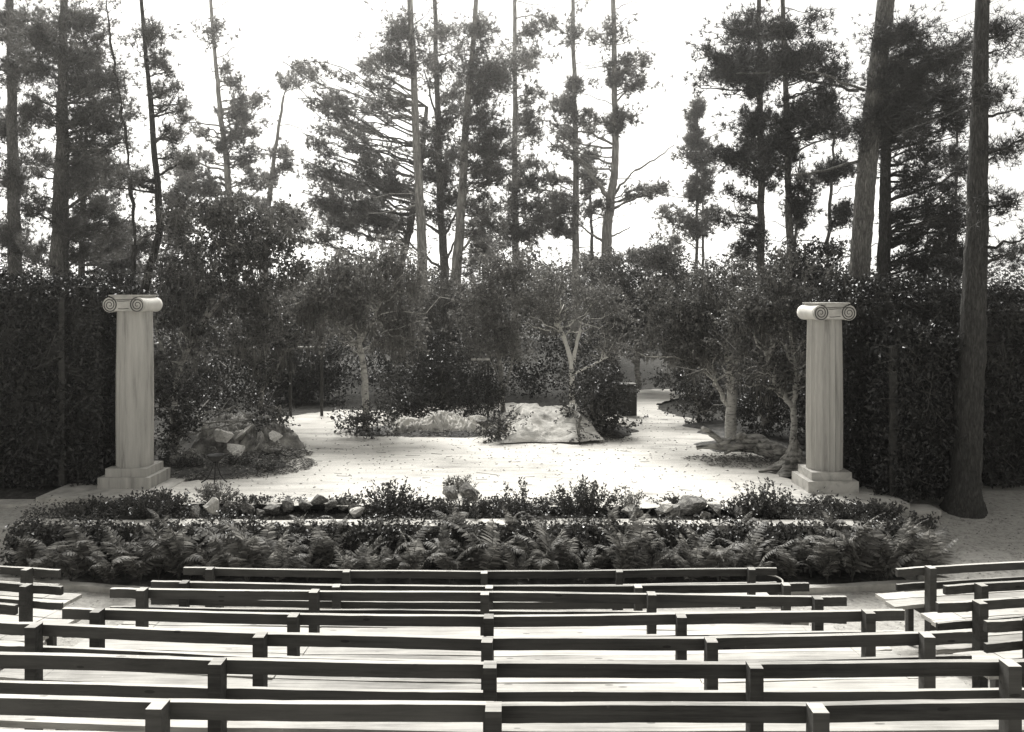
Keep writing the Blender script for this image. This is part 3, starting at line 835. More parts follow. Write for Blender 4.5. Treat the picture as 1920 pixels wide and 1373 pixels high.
pine('dark rough pine with forking limbs between the two pale trunks', [(817, 95), (820, 200), (822, 260), (826, 400), (832, 480), (834, 560)], 38, 9, 17,
     [(820, 130, 34, 26, 1.1), (850, 180, 40, 26, 1.1), (805, 250, 40, 22), (840, 230, 30, 26, 1.1), (800, 290, 34, 24, 1.1), (850, 290, 40, 26, 1.3), (830, 330, 46, 22, 1.2), (790, 330, 30, 20), (850, 370, 44, 24), (800, 400, 44, 22, 1.0), (830, 60, 40, 24)],
     bark='bark_grey', dead=10, extra=(((828, 440), (790, 415), 7), ((828, 450), (858, 395), 7), ((830, 500), (860, 430), 6), ((832, 510), (745, 440), 6), ((820, 235), (795, 130), 5), ((820, 235), (850, 195), 4), ((833, 548), (745, 500), 5)))
pine('right one of the pale straight trunks, leaning slightly left', [(886, 87), (880, 160), (873, 230), (869, 330), (865, 400), (858, 490), (849, 610)], 35, 10, 20,
     [(880, 130, 40, 24, 1.2), (920, 130, 46, 26, 1.3), (945, 150, 38, 30, 1.3), (905, 175, 46, 26, 1.4), (960, 115, 40, 24), (900, 225, 46, 26, 1.5), (935, 245, 40, 28, 1.4), (915, 280, 50, 28, 1.4), (950, 290, 36, 24, 1.3), (900, 320, 44, 22, 1.3),
      (940, 330, 40, 22, 1.1), (900, 60, 60, 30), (900, 380, 30, 20, .8), (920, 420, 40, 24, .9), (900, 470, 30, 30, .9)], bark='bark_pale', dead=14, extra=(((866, 470), (915, 400), 5), ((880, 160), (855, 240), 3)))
pine('mid-grey pine just right of the pale twins', [(965, 87), (965, 200), (966, 330), (965, 470)], 43, 8, 13,
     [(1000, 105, 40, 18, .8), (990, 60, 40, 24), (990, 220, 30, 24), (1005, 250, 24, 20, .8), (1000, 305, 36, 18, 1.1), (1015, 335, 26, 14, 1.0), (985, 340, 30, 18), (960, 380, 40, 18), (1000, 390, 40, 18, 1.1), (950, 430, 40, 24), (990, 440, 40, 24, 1.1), (1010, 180, 20, 12, .6)],
     bark='bark_pale', dead=20, extra=(((968, 275), (1005, 235), 3), ((968, 350), (920, 300), 3)))
pine('thin pale pine standing before the open sky right of centre', [(1075, 87), (1077, 200), (1080, 300), (1079, 420), (1079, 515)], 45, 8, 14,
     [(1060, 185, 30, 16, .9), (1085, 165, 20, 12, .8), (1040, 205, 24, 10, .7), (1072, 215, 26, 10, .7), (1055, 255, 26, 10, .6), (1120, 225, 24, 10, .8), (1040, 370, 40, 14), (1060, 390, 44, 14, 1.1), (1030, 400, 40, 16, 1.1), (1050, 420, 40, 16, 1.1), (1010, 430, 40, 18), (1110, 320, 24, 16, .7), (1040, 340, 20, 8, .6), (1070, 60, 40, 24, .7)],
     bark='bark_pale', dead=18, extra=(((1078, 300), (1025, 262), 4), ((1078, 370), (1015, 355), 4), ((1082, 290), (1140, 250), 3)))
pine('pale pine forking low into wide bare limbs before open sky', [(1151, 90), (1153, 200), (1155, 290), (1150, 345), (1142, 380), (1138, 440), (1136, 525)], 40, 10, 20,
     [(1155, 150, 18, 20, .9), (1180, 135, 34, 20), (1200, 150, 24, 16, .8), (1205, 105, 20, 18, .6), (1140, 230, 22, 18, 1.3), (1175, 215, 26, 10, .9), (1165, 235, 16, 12), (1215, 360, 34, 8, .6), (1240, 350, 20, 8, .4), (1120, 385, 24, 10, 1.2), (1050, 250, 30, 14, .7), (1045, 280, 24, 8, .6), (1150, 60, 40, 24, .7)],
     bark='bark_pale', dead=10, extra=(((1140, 368), (1088, 300), 10), ((1088, 300), (1042, 258), 6), ((1148, 368), (1190, 320), 6), ((1190, 320), (1265, 272), 4), ((1152, 195), (1210, 130), 4), ((1154, 230), (1205, 212), 3), ((1136, 455), (1090, 425), 6), ((1142, 445), (1182, 425), 4)))
pine('slim spindly pine below the fork of the pale pine', [(1104, 270), (1107, 370), (1111, 520)], 50, 3, 8, [(1110, 320, 20, 16, .8), (1100, 300, 18, 14, .7), (1108, 350, 22, 12, .9), (1105, 500, 24, 20, 1.2)], dead=12)
pine('young narrow conical pine right of the open sky', [(1308, 182), (1307, 300), (1306, 510)], 44, 2, 7,
     [(1308, 195, 8, 12, 1), (1306, 215, 14, 10), (1310, 250, 18, 12, 1.1), (1300, 265, 18, 10), (1318, 270, 22, 12, 1.2), (1290, 287, 24, 10, 1.1), (1330, 290, 28, 12, 1.2), (1305, 300, 28, 8), (1300, 345, 24, 16), (1325, 350, 22, 16), (1310, 375, 34, 14), (1255, 410, 30, 16, 1.1), (1285, 410, 24, 12, .9), (1320, 415, 30, 10, .8), (1308, 440, 34, 10, .7)], dead=16)
pine('slender bare stemmed pine close beside the narrow conical pine', [(1320, 280), (1318, 380), (1317, 510)], 45, 2, 6, [(1340, 400, 30, 14, .8), (1325, 330, 20, 12)], dead=8)
pine('pine with pale trunk and drooping dark boughs left of the right-hand pair', [(1424, 87), (1425, 200), (1427, 300), (1427, 510)], 24, 9, 14,
     [(1350, 110, 44, 22, 1.4), (1400, 110, 60, 26, 1.7), (1345, 140, 40, 18, 1.2), (1395, 145, 56, 22, 1.7), (1440, 125, 50, 28, 1.7), (1420, 165, 40, 14, 1.2), (1400, 60, 70, 30, 1.3), (1395, 215, 32, 20), (1410, 245, 34, 22, 1.3), (1430, 225, 30, 26, 1.2), (1400, 285, 40, 18, 1.3), (1440, 290, 36, 22, 1.5),
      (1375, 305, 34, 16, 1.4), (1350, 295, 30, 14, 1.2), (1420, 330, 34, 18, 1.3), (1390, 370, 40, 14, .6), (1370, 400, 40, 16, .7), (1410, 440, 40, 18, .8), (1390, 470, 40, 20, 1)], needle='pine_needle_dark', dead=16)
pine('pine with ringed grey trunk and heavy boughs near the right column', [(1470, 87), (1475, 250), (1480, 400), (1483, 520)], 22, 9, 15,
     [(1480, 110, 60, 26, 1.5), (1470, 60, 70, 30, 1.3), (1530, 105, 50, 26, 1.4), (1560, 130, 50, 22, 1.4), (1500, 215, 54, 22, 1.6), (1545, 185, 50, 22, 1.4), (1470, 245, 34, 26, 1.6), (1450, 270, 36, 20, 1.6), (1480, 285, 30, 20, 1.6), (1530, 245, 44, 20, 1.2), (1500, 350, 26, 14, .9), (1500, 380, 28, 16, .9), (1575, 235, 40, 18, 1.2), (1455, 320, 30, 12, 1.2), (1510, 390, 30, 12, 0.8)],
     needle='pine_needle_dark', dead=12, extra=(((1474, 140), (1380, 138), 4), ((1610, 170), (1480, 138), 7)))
pine('thin leaning pine between the ringed pine and the great trunk', [(1500, 300), (1495, 380), (1488, 510)], 26, 4, 7, [(1505, 330, 20, 12, .8), (1490, 385, 30, 14, .9), (1500, 420, 20, 10, .8)], dead=8)
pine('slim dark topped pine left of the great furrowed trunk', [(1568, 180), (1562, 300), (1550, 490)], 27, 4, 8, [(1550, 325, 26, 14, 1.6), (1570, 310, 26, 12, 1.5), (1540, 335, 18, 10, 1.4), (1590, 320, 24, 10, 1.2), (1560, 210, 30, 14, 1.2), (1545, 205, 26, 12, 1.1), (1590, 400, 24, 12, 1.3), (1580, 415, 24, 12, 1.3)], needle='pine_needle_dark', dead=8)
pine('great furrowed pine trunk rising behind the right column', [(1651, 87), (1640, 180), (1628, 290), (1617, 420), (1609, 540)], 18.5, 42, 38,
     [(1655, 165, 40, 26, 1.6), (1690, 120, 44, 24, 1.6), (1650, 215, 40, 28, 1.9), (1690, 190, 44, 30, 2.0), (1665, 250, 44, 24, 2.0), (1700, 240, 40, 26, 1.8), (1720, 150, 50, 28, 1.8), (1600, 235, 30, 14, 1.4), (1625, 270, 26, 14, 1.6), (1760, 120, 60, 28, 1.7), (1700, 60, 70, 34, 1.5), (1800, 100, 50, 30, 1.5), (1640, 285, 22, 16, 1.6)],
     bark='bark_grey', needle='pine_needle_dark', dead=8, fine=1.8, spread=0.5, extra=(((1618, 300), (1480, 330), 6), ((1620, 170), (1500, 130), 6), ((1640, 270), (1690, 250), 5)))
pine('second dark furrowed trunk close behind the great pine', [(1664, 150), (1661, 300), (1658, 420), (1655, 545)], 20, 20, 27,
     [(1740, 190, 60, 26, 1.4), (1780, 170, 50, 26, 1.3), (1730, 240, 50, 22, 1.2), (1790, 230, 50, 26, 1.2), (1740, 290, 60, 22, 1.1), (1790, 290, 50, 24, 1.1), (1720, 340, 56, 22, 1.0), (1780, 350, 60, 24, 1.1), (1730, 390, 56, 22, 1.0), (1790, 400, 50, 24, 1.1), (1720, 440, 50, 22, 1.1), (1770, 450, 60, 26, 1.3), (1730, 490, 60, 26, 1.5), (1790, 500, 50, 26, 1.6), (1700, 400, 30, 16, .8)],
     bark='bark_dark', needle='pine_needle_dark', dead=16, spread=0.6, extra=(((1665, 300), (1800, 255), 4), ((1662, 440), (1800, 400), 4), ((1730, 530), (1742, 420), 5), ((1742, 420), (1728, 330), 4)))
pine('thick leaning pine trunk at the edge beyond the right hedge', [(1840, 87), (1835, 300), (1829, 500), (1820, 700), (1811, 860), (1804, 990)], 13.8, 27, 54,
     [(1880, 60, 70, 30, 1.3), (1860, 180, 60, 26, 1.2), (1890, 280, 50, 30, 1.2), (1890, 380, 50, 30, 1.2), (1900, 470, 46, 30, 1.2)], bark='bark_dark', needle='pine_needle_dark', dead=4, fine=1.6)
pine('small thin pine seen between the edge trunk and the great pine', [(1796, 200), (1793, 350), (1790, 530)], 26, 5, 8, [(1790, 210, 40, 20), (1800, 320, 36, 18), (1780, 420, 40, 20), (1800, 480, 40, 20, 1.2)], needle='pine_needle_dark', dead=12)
pine('second pine in shade behind the broad left pine', [(163, 200), (158, 330), (152, 535)], 28, 7, 14, [(180, 300, 50, 22), (140, 350, 40, 20), (190, 380, 44, 20, 1.1), (150, 430, 44, 20, 1.1), (200, 460, 50, 22, 1.2), (240, 430, 40, 20, 1.2), (270, 460, 40, 20, 1.2), (230, 490, 50, 20, 1.2)], dead=14)
pine('far pine filling the left edge beyond the hedge', [(20, 60), (24, 300), (28, 540)], 25, 12, 26, [(20, 40, 60, 40, 1.3), (30, 130, 50, 34, 1.2), (15, 240, 60, 34, 1.2), (30, 340, 50, 34, 1.2), (10, 440, 60, 34, 1.3)], dead=6)
# smaller pines farther back
for k, (lab, px, top, d, cl) in enumerate((
    ('far small pine showing above the leaves left of the mossy tree', 345, 395, 54, [(345, 400, 30, 14), (335, 430, 40, 18, 1.2), (350, 465, 50, 20, 1.2)]),
    ('far low pine behind the bare forked stems at the left', 225, 440, 54, [(225, 450, 40, 16), (215, 480, 56, 18, 1.2), (240, 505, 60, 18, 1.3)]),
    ('far hazy pine under the boughs of the pale twins', 905, 380, 56, [(905, 400, 26, 18), (895, 440, 34, 20), (905, 480, 40, 22)]),
    ('far round topped pine on the skyline right of centre', 1243, 462, 58, [(1243, 470, 30, 14, 1.3), (1195, 480, 46, 12, 1.2), (1240, 495, 60, 20, 1.3)]))):
    pine(lab, [(px, top), (px + 2, 530)], d, 4, 9, cl, dead=4, dens=1.3)

# ------------------------------------------------------------------ small leafy trees, moss-hung oaks and bushes
broadleaf('large leafy oak hung with moss beside the left column', [([(330, 790), (323, 735), (332, 700), (355, 650), (400, 560)], 12), ([(332, 700), (305, 660), (290, 600)], 7), ([(372, 620), (430, 540), (470, 470)], 8)], 18.5,
          [(370, 420, 70, 42, 1.8), (440, 425, 80, 44, 2.0), (470, 455, 80, 50, 1.8), (535, 430, 50, 36, 1.2), (400, 520, 110, 60, 1.4), (500, 530, 70, 60, 1.3), (340, 560, 70, 60, 1.3), (430, 610, 110, 60, 1.2), (330, 640, 50, 50, 1.0)], bark='bark_birch', moss=1.3, bare=14)
broadleaf('dark leaning oak behind the left column with bare lower boughs', [([(490, 790), (490, 720), (470, 660), (450, 600)], 9), ([(490, 735), (520, 690), (540, 640)], 5)], 20.5,
          [(480, 660, 70, 50, 1.0), (380, 680, 70, 40, 1.0, .5), (310, 720, 50, 50, 1.0, -.5), (560, 600, 60, 60, 1.2, 1.0)], leaf='dark_leaf', moss=1.6, bare=22)
broadleaf('mossy oak with slender birch-like trunk left of centre stage', [([(686, 802), (686, 740), (680, 680), (672, 640), (684, 600)], 13), ([(674, 650), (640, 620), (620, 590), (600, 570)], 8), ([(676, 640), (700, 600), (715, 560)], 7)], 20.5,
          [(600, 510, 60, 44, 1.1), (670, 490, 80, 40, 1.2), (730, 520, 60, 44, 1.0), (620, 570, 90, 50, 1.3), (700, 590, 70, 50, 1.1), (590, 620, 50, 50, 1.0), (740, 600, 60, 60, 1.0)], bark='bark_birch', moss=2.0, bare=20, leaf='oak_leaf_pale')
broadleaf('pale leafed sapling thicket between the two pale pine trunks', [([(800, 770), (800, 690), (805, 620)], 7), ([(800, 690), (830, 620)], 5)], 28,
          [(800, 560, 70, 50, .8), (850, 620, 60, 60, 1.1), (790, 640, 70, 60, 1.1), (880, 560, 60, 60, .9)], L=0.075, moss=.8, bare=20, leaf='oak_leaf_pale')
broadleaf('slender many stemmed tree left of the white trunked tree', [([(944, 775), (940, 700), (930, 640), (925, 590)], 9), ([(942, 740), (960, 680), (970, 620)], 4), ([(940, 720), (915, 660)], 4)], 24,
          [(900, 590, 60, 60, 1.0), (950, 560, 70, 60, 1.0), (940, 510, 60, 44, .8), (1000, 520, 60, 60, 1.0), (980, 620, 60, 50, .9), (905, 650, 50, 40, 1.0)], bare=26, moss=.3, leaf='oak_leaf_pale')
broadleaf('white trunked forked small tree behind the draped mound', [([(1074, 745), (1073, 690), (1064, 650), (1053, 620), (1040, 590)], 9.5), ([(1074, 690), (1080, 650), (1088, 615)], 7), ([(1078, 700), (1110, 685), (1140, 670)], 4), ([(1056, 627), (1040, 605)], 5)], 23,
          [(1030, 580, 60, 50, .8), (1080, 560, 70, 50, .9), (1130, 590, 50, 50, .9), (1060, 520, 60, 40, .8), (1120, 640, 60, 36, .6)], bark='bark_white', limb_r=0.013, bare=8, L=0.07, leaf='oak_leaf_pale')
broadleaf('dense round oak filling the middle right background', [([(1200, 765), (1195, 690), (1190, 640)], 12), ([(1196, 690), (1165, 640)], 7)], 30,
          [(1160, 540, 70, 50, 1.3), (1210, 500, 80, 36, 1.3), (1270, 530, 80, 46, 1.3), (1200, 580, 80, 60, 1.3), (1260, 590, 70, 60, 1.3), (1170, 620, 60, 50, 1.2)], moss=.3, bare=8)
broadleaf('broad oak leaning over the right rear path', [([(1370, 815), (1370, 760), (1372, 700), (1365, 640)], 20), ([(1370, 770), (1345, 725), (1330, 680)], 9), ([(1372, 700), (1400, 640)], 8)], 18.8,
          [(1290, 570, 80, 56, 1.3), (1250, 610, 70, 56, 1.3), (1320, 620, 80, 60, 1.4), (1370, 560, 70, 56, 1.3), (1300, 660, 80, 36, 1.1), (1350, 520, 60, 40, 1.0), (1240, 660, 60, 30, 1.0)], bare=16, bark='bark_birch', moss=.5)
broadleaf('pale barked crooked oak just left of the fluted column', [([(1484, 850), (1487, 790), (1488, 765), (1468, 738), (1452, 715), (1440, 680)], 12), ([(1488, 765), (1492, 720), (1486, 660)], 9)], 17.2,
          [(1440, 560, 70, 56, 1.3), (1490, 530, 60, 50, 1.3), (1420, 630, 60, 56, 1.2), (1480, 620, 60, 60, 1.2), (1530, 580, 44, 60, 1.1), (1430, 700, 50, 30, .9), (1500, 690, 40, 40, 1.0)], bare=24, bark='bark_birch', moss=1.0)
broadleaf('dark bushy oak crown rising behind the fluted column capital', [([(1545, 790), (1545, 640), (1540, 540)], 10)], 21.5, [(1510, 490, 50, 34, 1.4), (1560, 500, 50, 40, 1.4), (1540, 550, 60, 50, 1.4), (1480, 510, 40, 36, 1.2), (1590, 540, 40, 40, 1.2)], leaf='dark_leaf')
for lab, base, d, bl in (
    ('dark dense shrub bank behind the long draped cloth', (830, 790), 22.5, [(790, 730, 70, 56, 1.5), (860, 720, 70, 60, 1.5), (900, 740, 40, 44, 1.4), (740, 760, 50, 36, 1.3), (820, 660, 80, 40, 1.2, .8)]),
    ('dark wedge shaped shrub at the right of the draped mound', (1115, 815), 20.0, [(1110, 760, 46, 40, 1.5), (1140, 780, 36, 34, 1.5), (1130, 730, 44, 36, 1.4), (1090, 720, 34, 36, 1.2, .6), (1160, 740, 30, 44, 1.4)]),
    ('black shaded thicket at the left rear of the stage', (570, 775), 26.5, [(560, 720, 56, 56, 1.6), (620, 730, 50, 44, 1.6), (520, 720, 50, 60, 1.6), (580, 680, 70, 40, 1.4)]),
    ('low leafy bush at the foot of the mossy oak', (670, 805), 19.8, [(665, 785, 26, 18, 1.5), (705, 780, 30, 22, 1.5), (650, 795, 18, 10, 1.4)]),
    ('small dark bush between the draped cloth and the mound', (935, 822), 19.3, [(935, 795, 20, 22, 1.6), (942, 815, 16, 12, 1.5), (955, 790, 14, 14, 1.3)]),
    ('leafy bush clump on the right side of the canvas mound', (1085, 815), 18.9, [(1085, 808, 16, 10, 1.4), (1075, 775, 22, 14, 1.2, 1.0)]),
    ('dark thicket of bare twigs along the right rear path', (1310, 785), 22.0, [(1300, 740, 60, 40, 1.0), (1340, 770, 36, 26, 1.0), (1270, 720, 40, 36, 1.1), (1420, 760, 50, 56, 1.3, -1.5), (1330, 700, 50, 30, 1.1)]),
    ('black shaded undergrowth behind the driftwood log', (1430, 820), 19.6, [(1420, 770, 60, 50, 1.5), (1500, 770, 50, 60, 1.5), (1450, 710, 60, 40, 1.4), (1550, 740, 40, 80, 1.5)]),
    ('dark shrub mass between the left column and the mound', (330, 840), 17.2, [(305, 790, 36, 60, 1.5), (335, 760, 36, 40, 1.4), (300, 850, 30, 24, 1.3), (440, 735, 60, 30, 1.3, 2.5), (500, 770, 26, 24, 1.4, 1.0)]),
    ('dark bush at the far edge of the left path bend', (525, 790), 21.5, [(520, 785, 22, 14, 1.6), (505, 765, 26, 26, 1.6)])):
    broadleaf(lab, [([base, (base[0], base[1] - 30)], 4)], d, bl, leaf='dark_leaf', name='shrub', cat='shrub', group='dark shrubs round the stage', bark='bark_oak', L=0.075, twigs=0.8, tw_mat='dark_twig')

# far wood that closes the view behind the small trees
fw = MB()
n = 90000
C = np.stack([RNG.uniform(-42, 42, n), RNG.uniform(47, 58, n), RNG.uniform(0, 1, n) ** 0.8], 1)
top = 4.6 + 0.9 * np.sin(C[:, 0] * 0.55) + 0.7 * np.sin(C[:, 0] * 1.3 + 1) + RNG.normal(size=n) * 0.25
C[:, 2] *= top
fw.leaves(C, RNG.normal(size=(n, 3)), RNG.normal(size=(n, 3)) + [0, 0, .8], 0.22 * RNG.uniform(.6, 1.2, n), 0.15)
stuff('far_woodland_foliage', fw, M['dark_leaf'], 'dense far woodland foliage closing the view behind the small trees', 'woodland')

# undergrowth that closes the view below the small trees
ug = MB()
for y0, y1, n, hh, gap in ((26.5, 29.5, 60000, 2.3, True), (21.5, 24.5, 24000, 1.7, None)):
    x_ = RNG.uniform(-17, 17, n); y_ = RNG.uniform(y0, y1, n)
    px_ = 960 + x_ / y_ * FPX
    if gap: m = ((px_ < 1165) | (px_ > 1265))
    else: m = (px_ < 470) | (px_ > 1370)
    hgt = hh * (0.75 + 0.3 * np.sin(x_ * 1.7 + 0.6 * y_) + 0.2 * np.sin(x_ * 4.1 + 2))
    z_ = RNG.uniform(0, 1, n) ** 0.7 * hgt
    m &= (np.sin(x_ * 5.2 + 1.3 * np.sin(z_ * 4 + y_ * 3)) * np.sin(z_ * 6.0 + y_ * 5 + 2 * np.sin(x_ * 3)) + RNG.uniform(-.7, 1.0, n)) > -0.2
    P = np.stack([x_, y_, z_], 1)[m]; k = len(P)
    sz = RNG.uniform(.6, 1.3, k)
    ug.leaves(P, RNG.normal(size=(k, 3)), RNG.normal(size=(k, 3)) * .7 + [0, -.1, .8], 0.10 * sz, 0.065 * sz)
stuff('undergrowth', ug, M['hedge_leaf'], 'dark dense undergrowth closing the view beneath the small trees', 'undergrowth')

# ------------------------------------------------------------------ vine-covered screens at both wings
def screen(label, x0, x1, y0, y1, z1, n, posts, L=0.085):
    t = thing('vine_screen', label, 'hedge', ((x0 + x1) / 2, y0, 0.0), 'vine screens at the wings')
    part('dark_core', MB().box(((x0 + x1) / 2, (y0 + y1) / 2, z1 / 2 - 0.12), (x1 - x0 - 0.24, y1 - y0 - 0.24, z1 - 0.16)), M['dark_wood'], t)  # dark box added inside to stop light passing through the leaves
    lf, tw = MB(), MB()
    # leaves on the front, both ends and the top
    A = [((x1 - x0) * z1, 'f'), ((y1 - y0) * z1, 'l'), ((y1 - y0) * z1, 'r'), ((x1 - x0) * (y1 - y0), 't')]
    tot = sum(a for a, _ in A)
    for a, f in A:
        m = int(n * a / tot)
        u, v = RNG.uniform(size=m), RNG.uniform(size=m)
        # clumpy cover
        keep = (np.sin(u * (x1 - x0) * 5 + np.sin(v * 9)) * np.sin(v * z1 * 4.1 + 2 * np.sin(u * 7)) + RNG.uniform(-.8, 1.2, m)) > -0.35
        u, v = u[keep], v[keep]; m = len(u)
        dp = np.abs(RNG.normal(size=m)) * 0.11 - 0.05 + 0.13 * np.sin(u * 9 + 2 * np.sin(v * 5)) * np.sin(v * 11 + 1.5 * np.sin(u * 6))
        if f == 'f': P = np.stack([x0 + u * (x1 - x0), y0 - dp, v * z1], 1); N = np.array([0, -1.0, 0.5])
        elif f == 'l': P = np.stack([x0 - dp, y0 + u * (y1 - y0), v * z1], 1); N = np.array([-1.0, 0, .5])
        elif f == 'r': P = np.stack([x1 + dp, y0 + u * (y1 - y0), v * z1], 1); N = np.array([1.0, 0, .5])
        else: P = np.stack([x0 + u * (x1 - x0), y0 + v * (y1 - y0), z1 + dp], 1); N = np.array([0, -.2, 1.0])
        sz = RNG.uniform(.6, 1.25, m)
        D = RNG.normal(size=(m, 3)) * 0.6 + np.array([0, -0.2, -0.5])
        lf.leaves(P, D, N + RNG.normal(size=(m, 3)) * 0.55, L * sz, L * 0.65 * sz)
    m = 130
    P = np.stack([RNG.uniform(x0, x1, m), y0 - RNG.uniform(0.02, 0.12, m), RNG.uniform(0.2, z1, m)], 1)
    tw.sticks(P, P + RNG.normal(size=(m, 3)) * np.array([.25, .06, .35]), 0.006, 0.003)
    m = 170
    S = np.vstack([np.stack([RNG.uniform(x0, x1, m), np.full(m, y0 - 0.02), RNG.uniform(0.1, z1, m)], 1), np.stack([RNG.uniform(x0, x1, m // 3), RNG.uniform(y0, y1, m // 3), np.full(m // 3, z1)], 1)])
    dv = np.vstack([RNG.normal(size=(m, 3)) * .4 + [0, -.7, .35], RNG.normal(size=(m // 3, 3)) * .45 + [0, -.1, .9]])
    E = S + nz(dv) * RNG.uniform(.12, .34, (len(S), 1)); tw.sticks(S, E, 0.004, 0.002)
    C = (S[:, None] + (E - S)[:, None] * RNG.uniform(.2, 1.05, (len(S), 11, 1))).reshape(-1, 3)
    sz = RNG.uniform(.6, 1.2, len(C))
    lf.leaves(C, RNG.normal(size=(len(C), 3)) * .7 + np.repeat(nz(dv), 11, 0) * .5, RNG.normal(size=(len(C), 3)) * .6 + [0, -.3, .8], L * .9 * sz, L * .55 * sz)
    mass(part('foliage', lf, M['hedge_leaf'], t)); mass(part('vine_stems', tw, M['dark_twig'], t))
    for px in posts:
        part('post', MB().box((px, y0 - 0.02, z1 * 0.47), (0.10, 0.10, z1 * 0.94)), M['dark_wood'], t)
    return t
screen('tall dark vine covered screen beside the smooth left column', -10.2, -7.03, 14.75, 16.1, 3.46, 27000, (-7.75,))
screen('dark vine screen directly behind the fluted column', 5.72, 8.0, 14.75, 16.2, 3.36, 22000, ())
screen('lower projecting vine screen between the fluted column and the edge trunk', 6.2, 7.25, 13.95, 14.7, 2.62, 14000, (6.22,))
screen('dark vine screen beyond the thick trunk at the edge', 8.2, 10.5, 14.9, 16.0, 3.2, 15000, ())

# ------------------------------------------------------------------ draped mounds, cloths, log, stump, brazier
def heightfield(mb, cx, cy, wx, wy, fn, nx=56, ny=40, rz=0.0, jag=0.06):
    u, v = np.meshgrid(np.linspace(-1, 1, nx), np.linspace(-1, 1, ny))
    # uneven outline
    ang = np.arctan2(v, u); k = 1 + jag * np.sin(ang * 5 + 1) + jag * 0.8 * np.sin(ang * 11 + 2)
    Zh = fn(u, v)
    Xh, Yh = cx + u * k * wx, cy + v * k * wy
    V = np.stack([Xh, Yh, Zh], -1).reshape(-1, 3)
    i = (np.arange(ny - 1)[:, None] * nx + np.arange(nx - 1)[None]).ravel()
    mb.add(V, np.stack([i, i + 1, i + 1 + nx, i + nx], -1))
    return mb

def fbm(x, y, seed, f=1.0, ridged=False):
    out = np.zeros(x.shape)
    for idx in np.ndindex(x.shape):
        v = mnoise.fractal(Vector((x[idx] * f + seed, y[idx] * f - seed, seed * 1.7)), 0.9, 2.1, 4)
        out[idx] = (1 - abs(v) * 1.6) if ridged else v
    return out

def canvas_mound(u, v):
    e = np.maximum(np.abs(u) * 0.98, np.abs(v))
    prof = np.clip(1.25 * (v + 1.0) / 1.25, 0, 1)               # a ramp rising from the front edge to a flat top
    side = np.clip((1 - np.abs(u) ** 2.4) * 1.5, 0, 1)
    back = np.clip((1 - v) * 3.0, 0, 1)
    h = 0.56 * prof ** 0.75 * side * back
    wr = fbm(u * 1.4 + 0.5 * v, v * 0.9, 3.1, 2.2, True); w2 = fbm(u, v, 9.4, 1.3)
    edge = np.clip(1 - e, 0, 1) * 5
    return 0.03 + h * (1 + 0.12 * w2) + (0.055 * (wr - 0.45) + 0.03 * (fbm(u * 2.2 - v, v * 2.0, 21.0, 2.6, True) - 0.45) + 0.07 * w2) * np.clip(edge, 0.12, 1) + 0.05 * np.clip(u, 0, 1) * np.clip(-v, 0, 1)
o = heightfield(MB(), 0.93, 20.0, 1.12, 1.15, canvas_mound, 70, 60, jag=0.05)
solid('canvas_mound', o, M['canvas'], 'pale canvas draped over a ramp shaped mound at centre stage', 'mound', (0.93, 20.0, 0), smooth=True)

def cloth_bank(u, v):
    r = np.clip(1 - np.abs(v) ** 2, 0, 1) * np.clip((1 - np.abs(u) ** 4) * 1.3, 0, 1)
    lump = 0.65 + 0.35 * np.sin(u * 5 + 1.3) * np.cos(u * 2.1) + 0.25 * np.clip((u - 0.5) * 2, 0, 1)
    wr = fbm(u * 2.2, v, 7.7, 3.2, True)
    return 0.02 + 0.38 * r * lump + 0.20 * (wr - 0.35) * np.clip(r * 2, 0.1, 1)
o = heightfield(MB(), -1.72, 20.5, 1.18, 0.5, cloth_bank, 110, 36, jag=0.05)
solid('draped_cloth', o, M['canvas'], 'long low crumpled pale cloth lying before the dark shrub bank', 'cloth', (-1.72, 20.5, 0), smooth=True)

def burlap(u, v):
    r = np.clip(1 - (u * u + v * v), 0, 1) ** 0.6
    wr = fbm(u * 1.3, v, 12.3, 2.4, True)
    return -0.03 + (0.30 + 0.3 * np.clip(-u, 0, 1) + 0.35 * np.clip(v, 0, 1)) * r + 0.42 * (wr - 0.3) * np.clip(r * 1.5, 0.0, 1)
o = heightfield(MB(), -5.7, 18.3, 1.1, 1.0, burlap, 80, 60, jag=0.10)
solid('burlap_mound', o, M['burlap'], 'wrinkled burlap covered mound with litter at the stage left side', 'mound', (-5.7, 18.3, 0), smooth=True)

def soil_bed(u, v):
    r = np.clip(1 - (u * u + v * v), 0, 1)
    return -0.03 + 0.13 * r ** 0.5 + 0.05 * fbm(u * 2, v, 5.2, 2.5) * r
for cx, cy, wx, wy, lab in ((-5.75, 16.3, 1.45, 1.1, 'low dark bed of soil and litter beside the smooth column'), (-1.9, 20.6, 2.1, 0.95, 'dark soil bed under the draped cloth and mossy oak'),
                            (2.1, 20.6, 0.9, 1.1, 'dark soil bed under the wedge shaped shrub'), (5.15, 18.5, 1.15, 0.8, 'dark soil bed under the driftwood log'), (6.2, 20.8, 1.9, 1.9, 'dark soil bed under the shaded undergrowth at the right')):
    o = solid('soil_bed', heightfield(MB(), cx, cy, wx, wy, soil_bed, 36, 28, jag=0.08), M['soil'], lab, 'soil bed', (cx, cy, 0), 'soil beds on the stage', smooth=True)

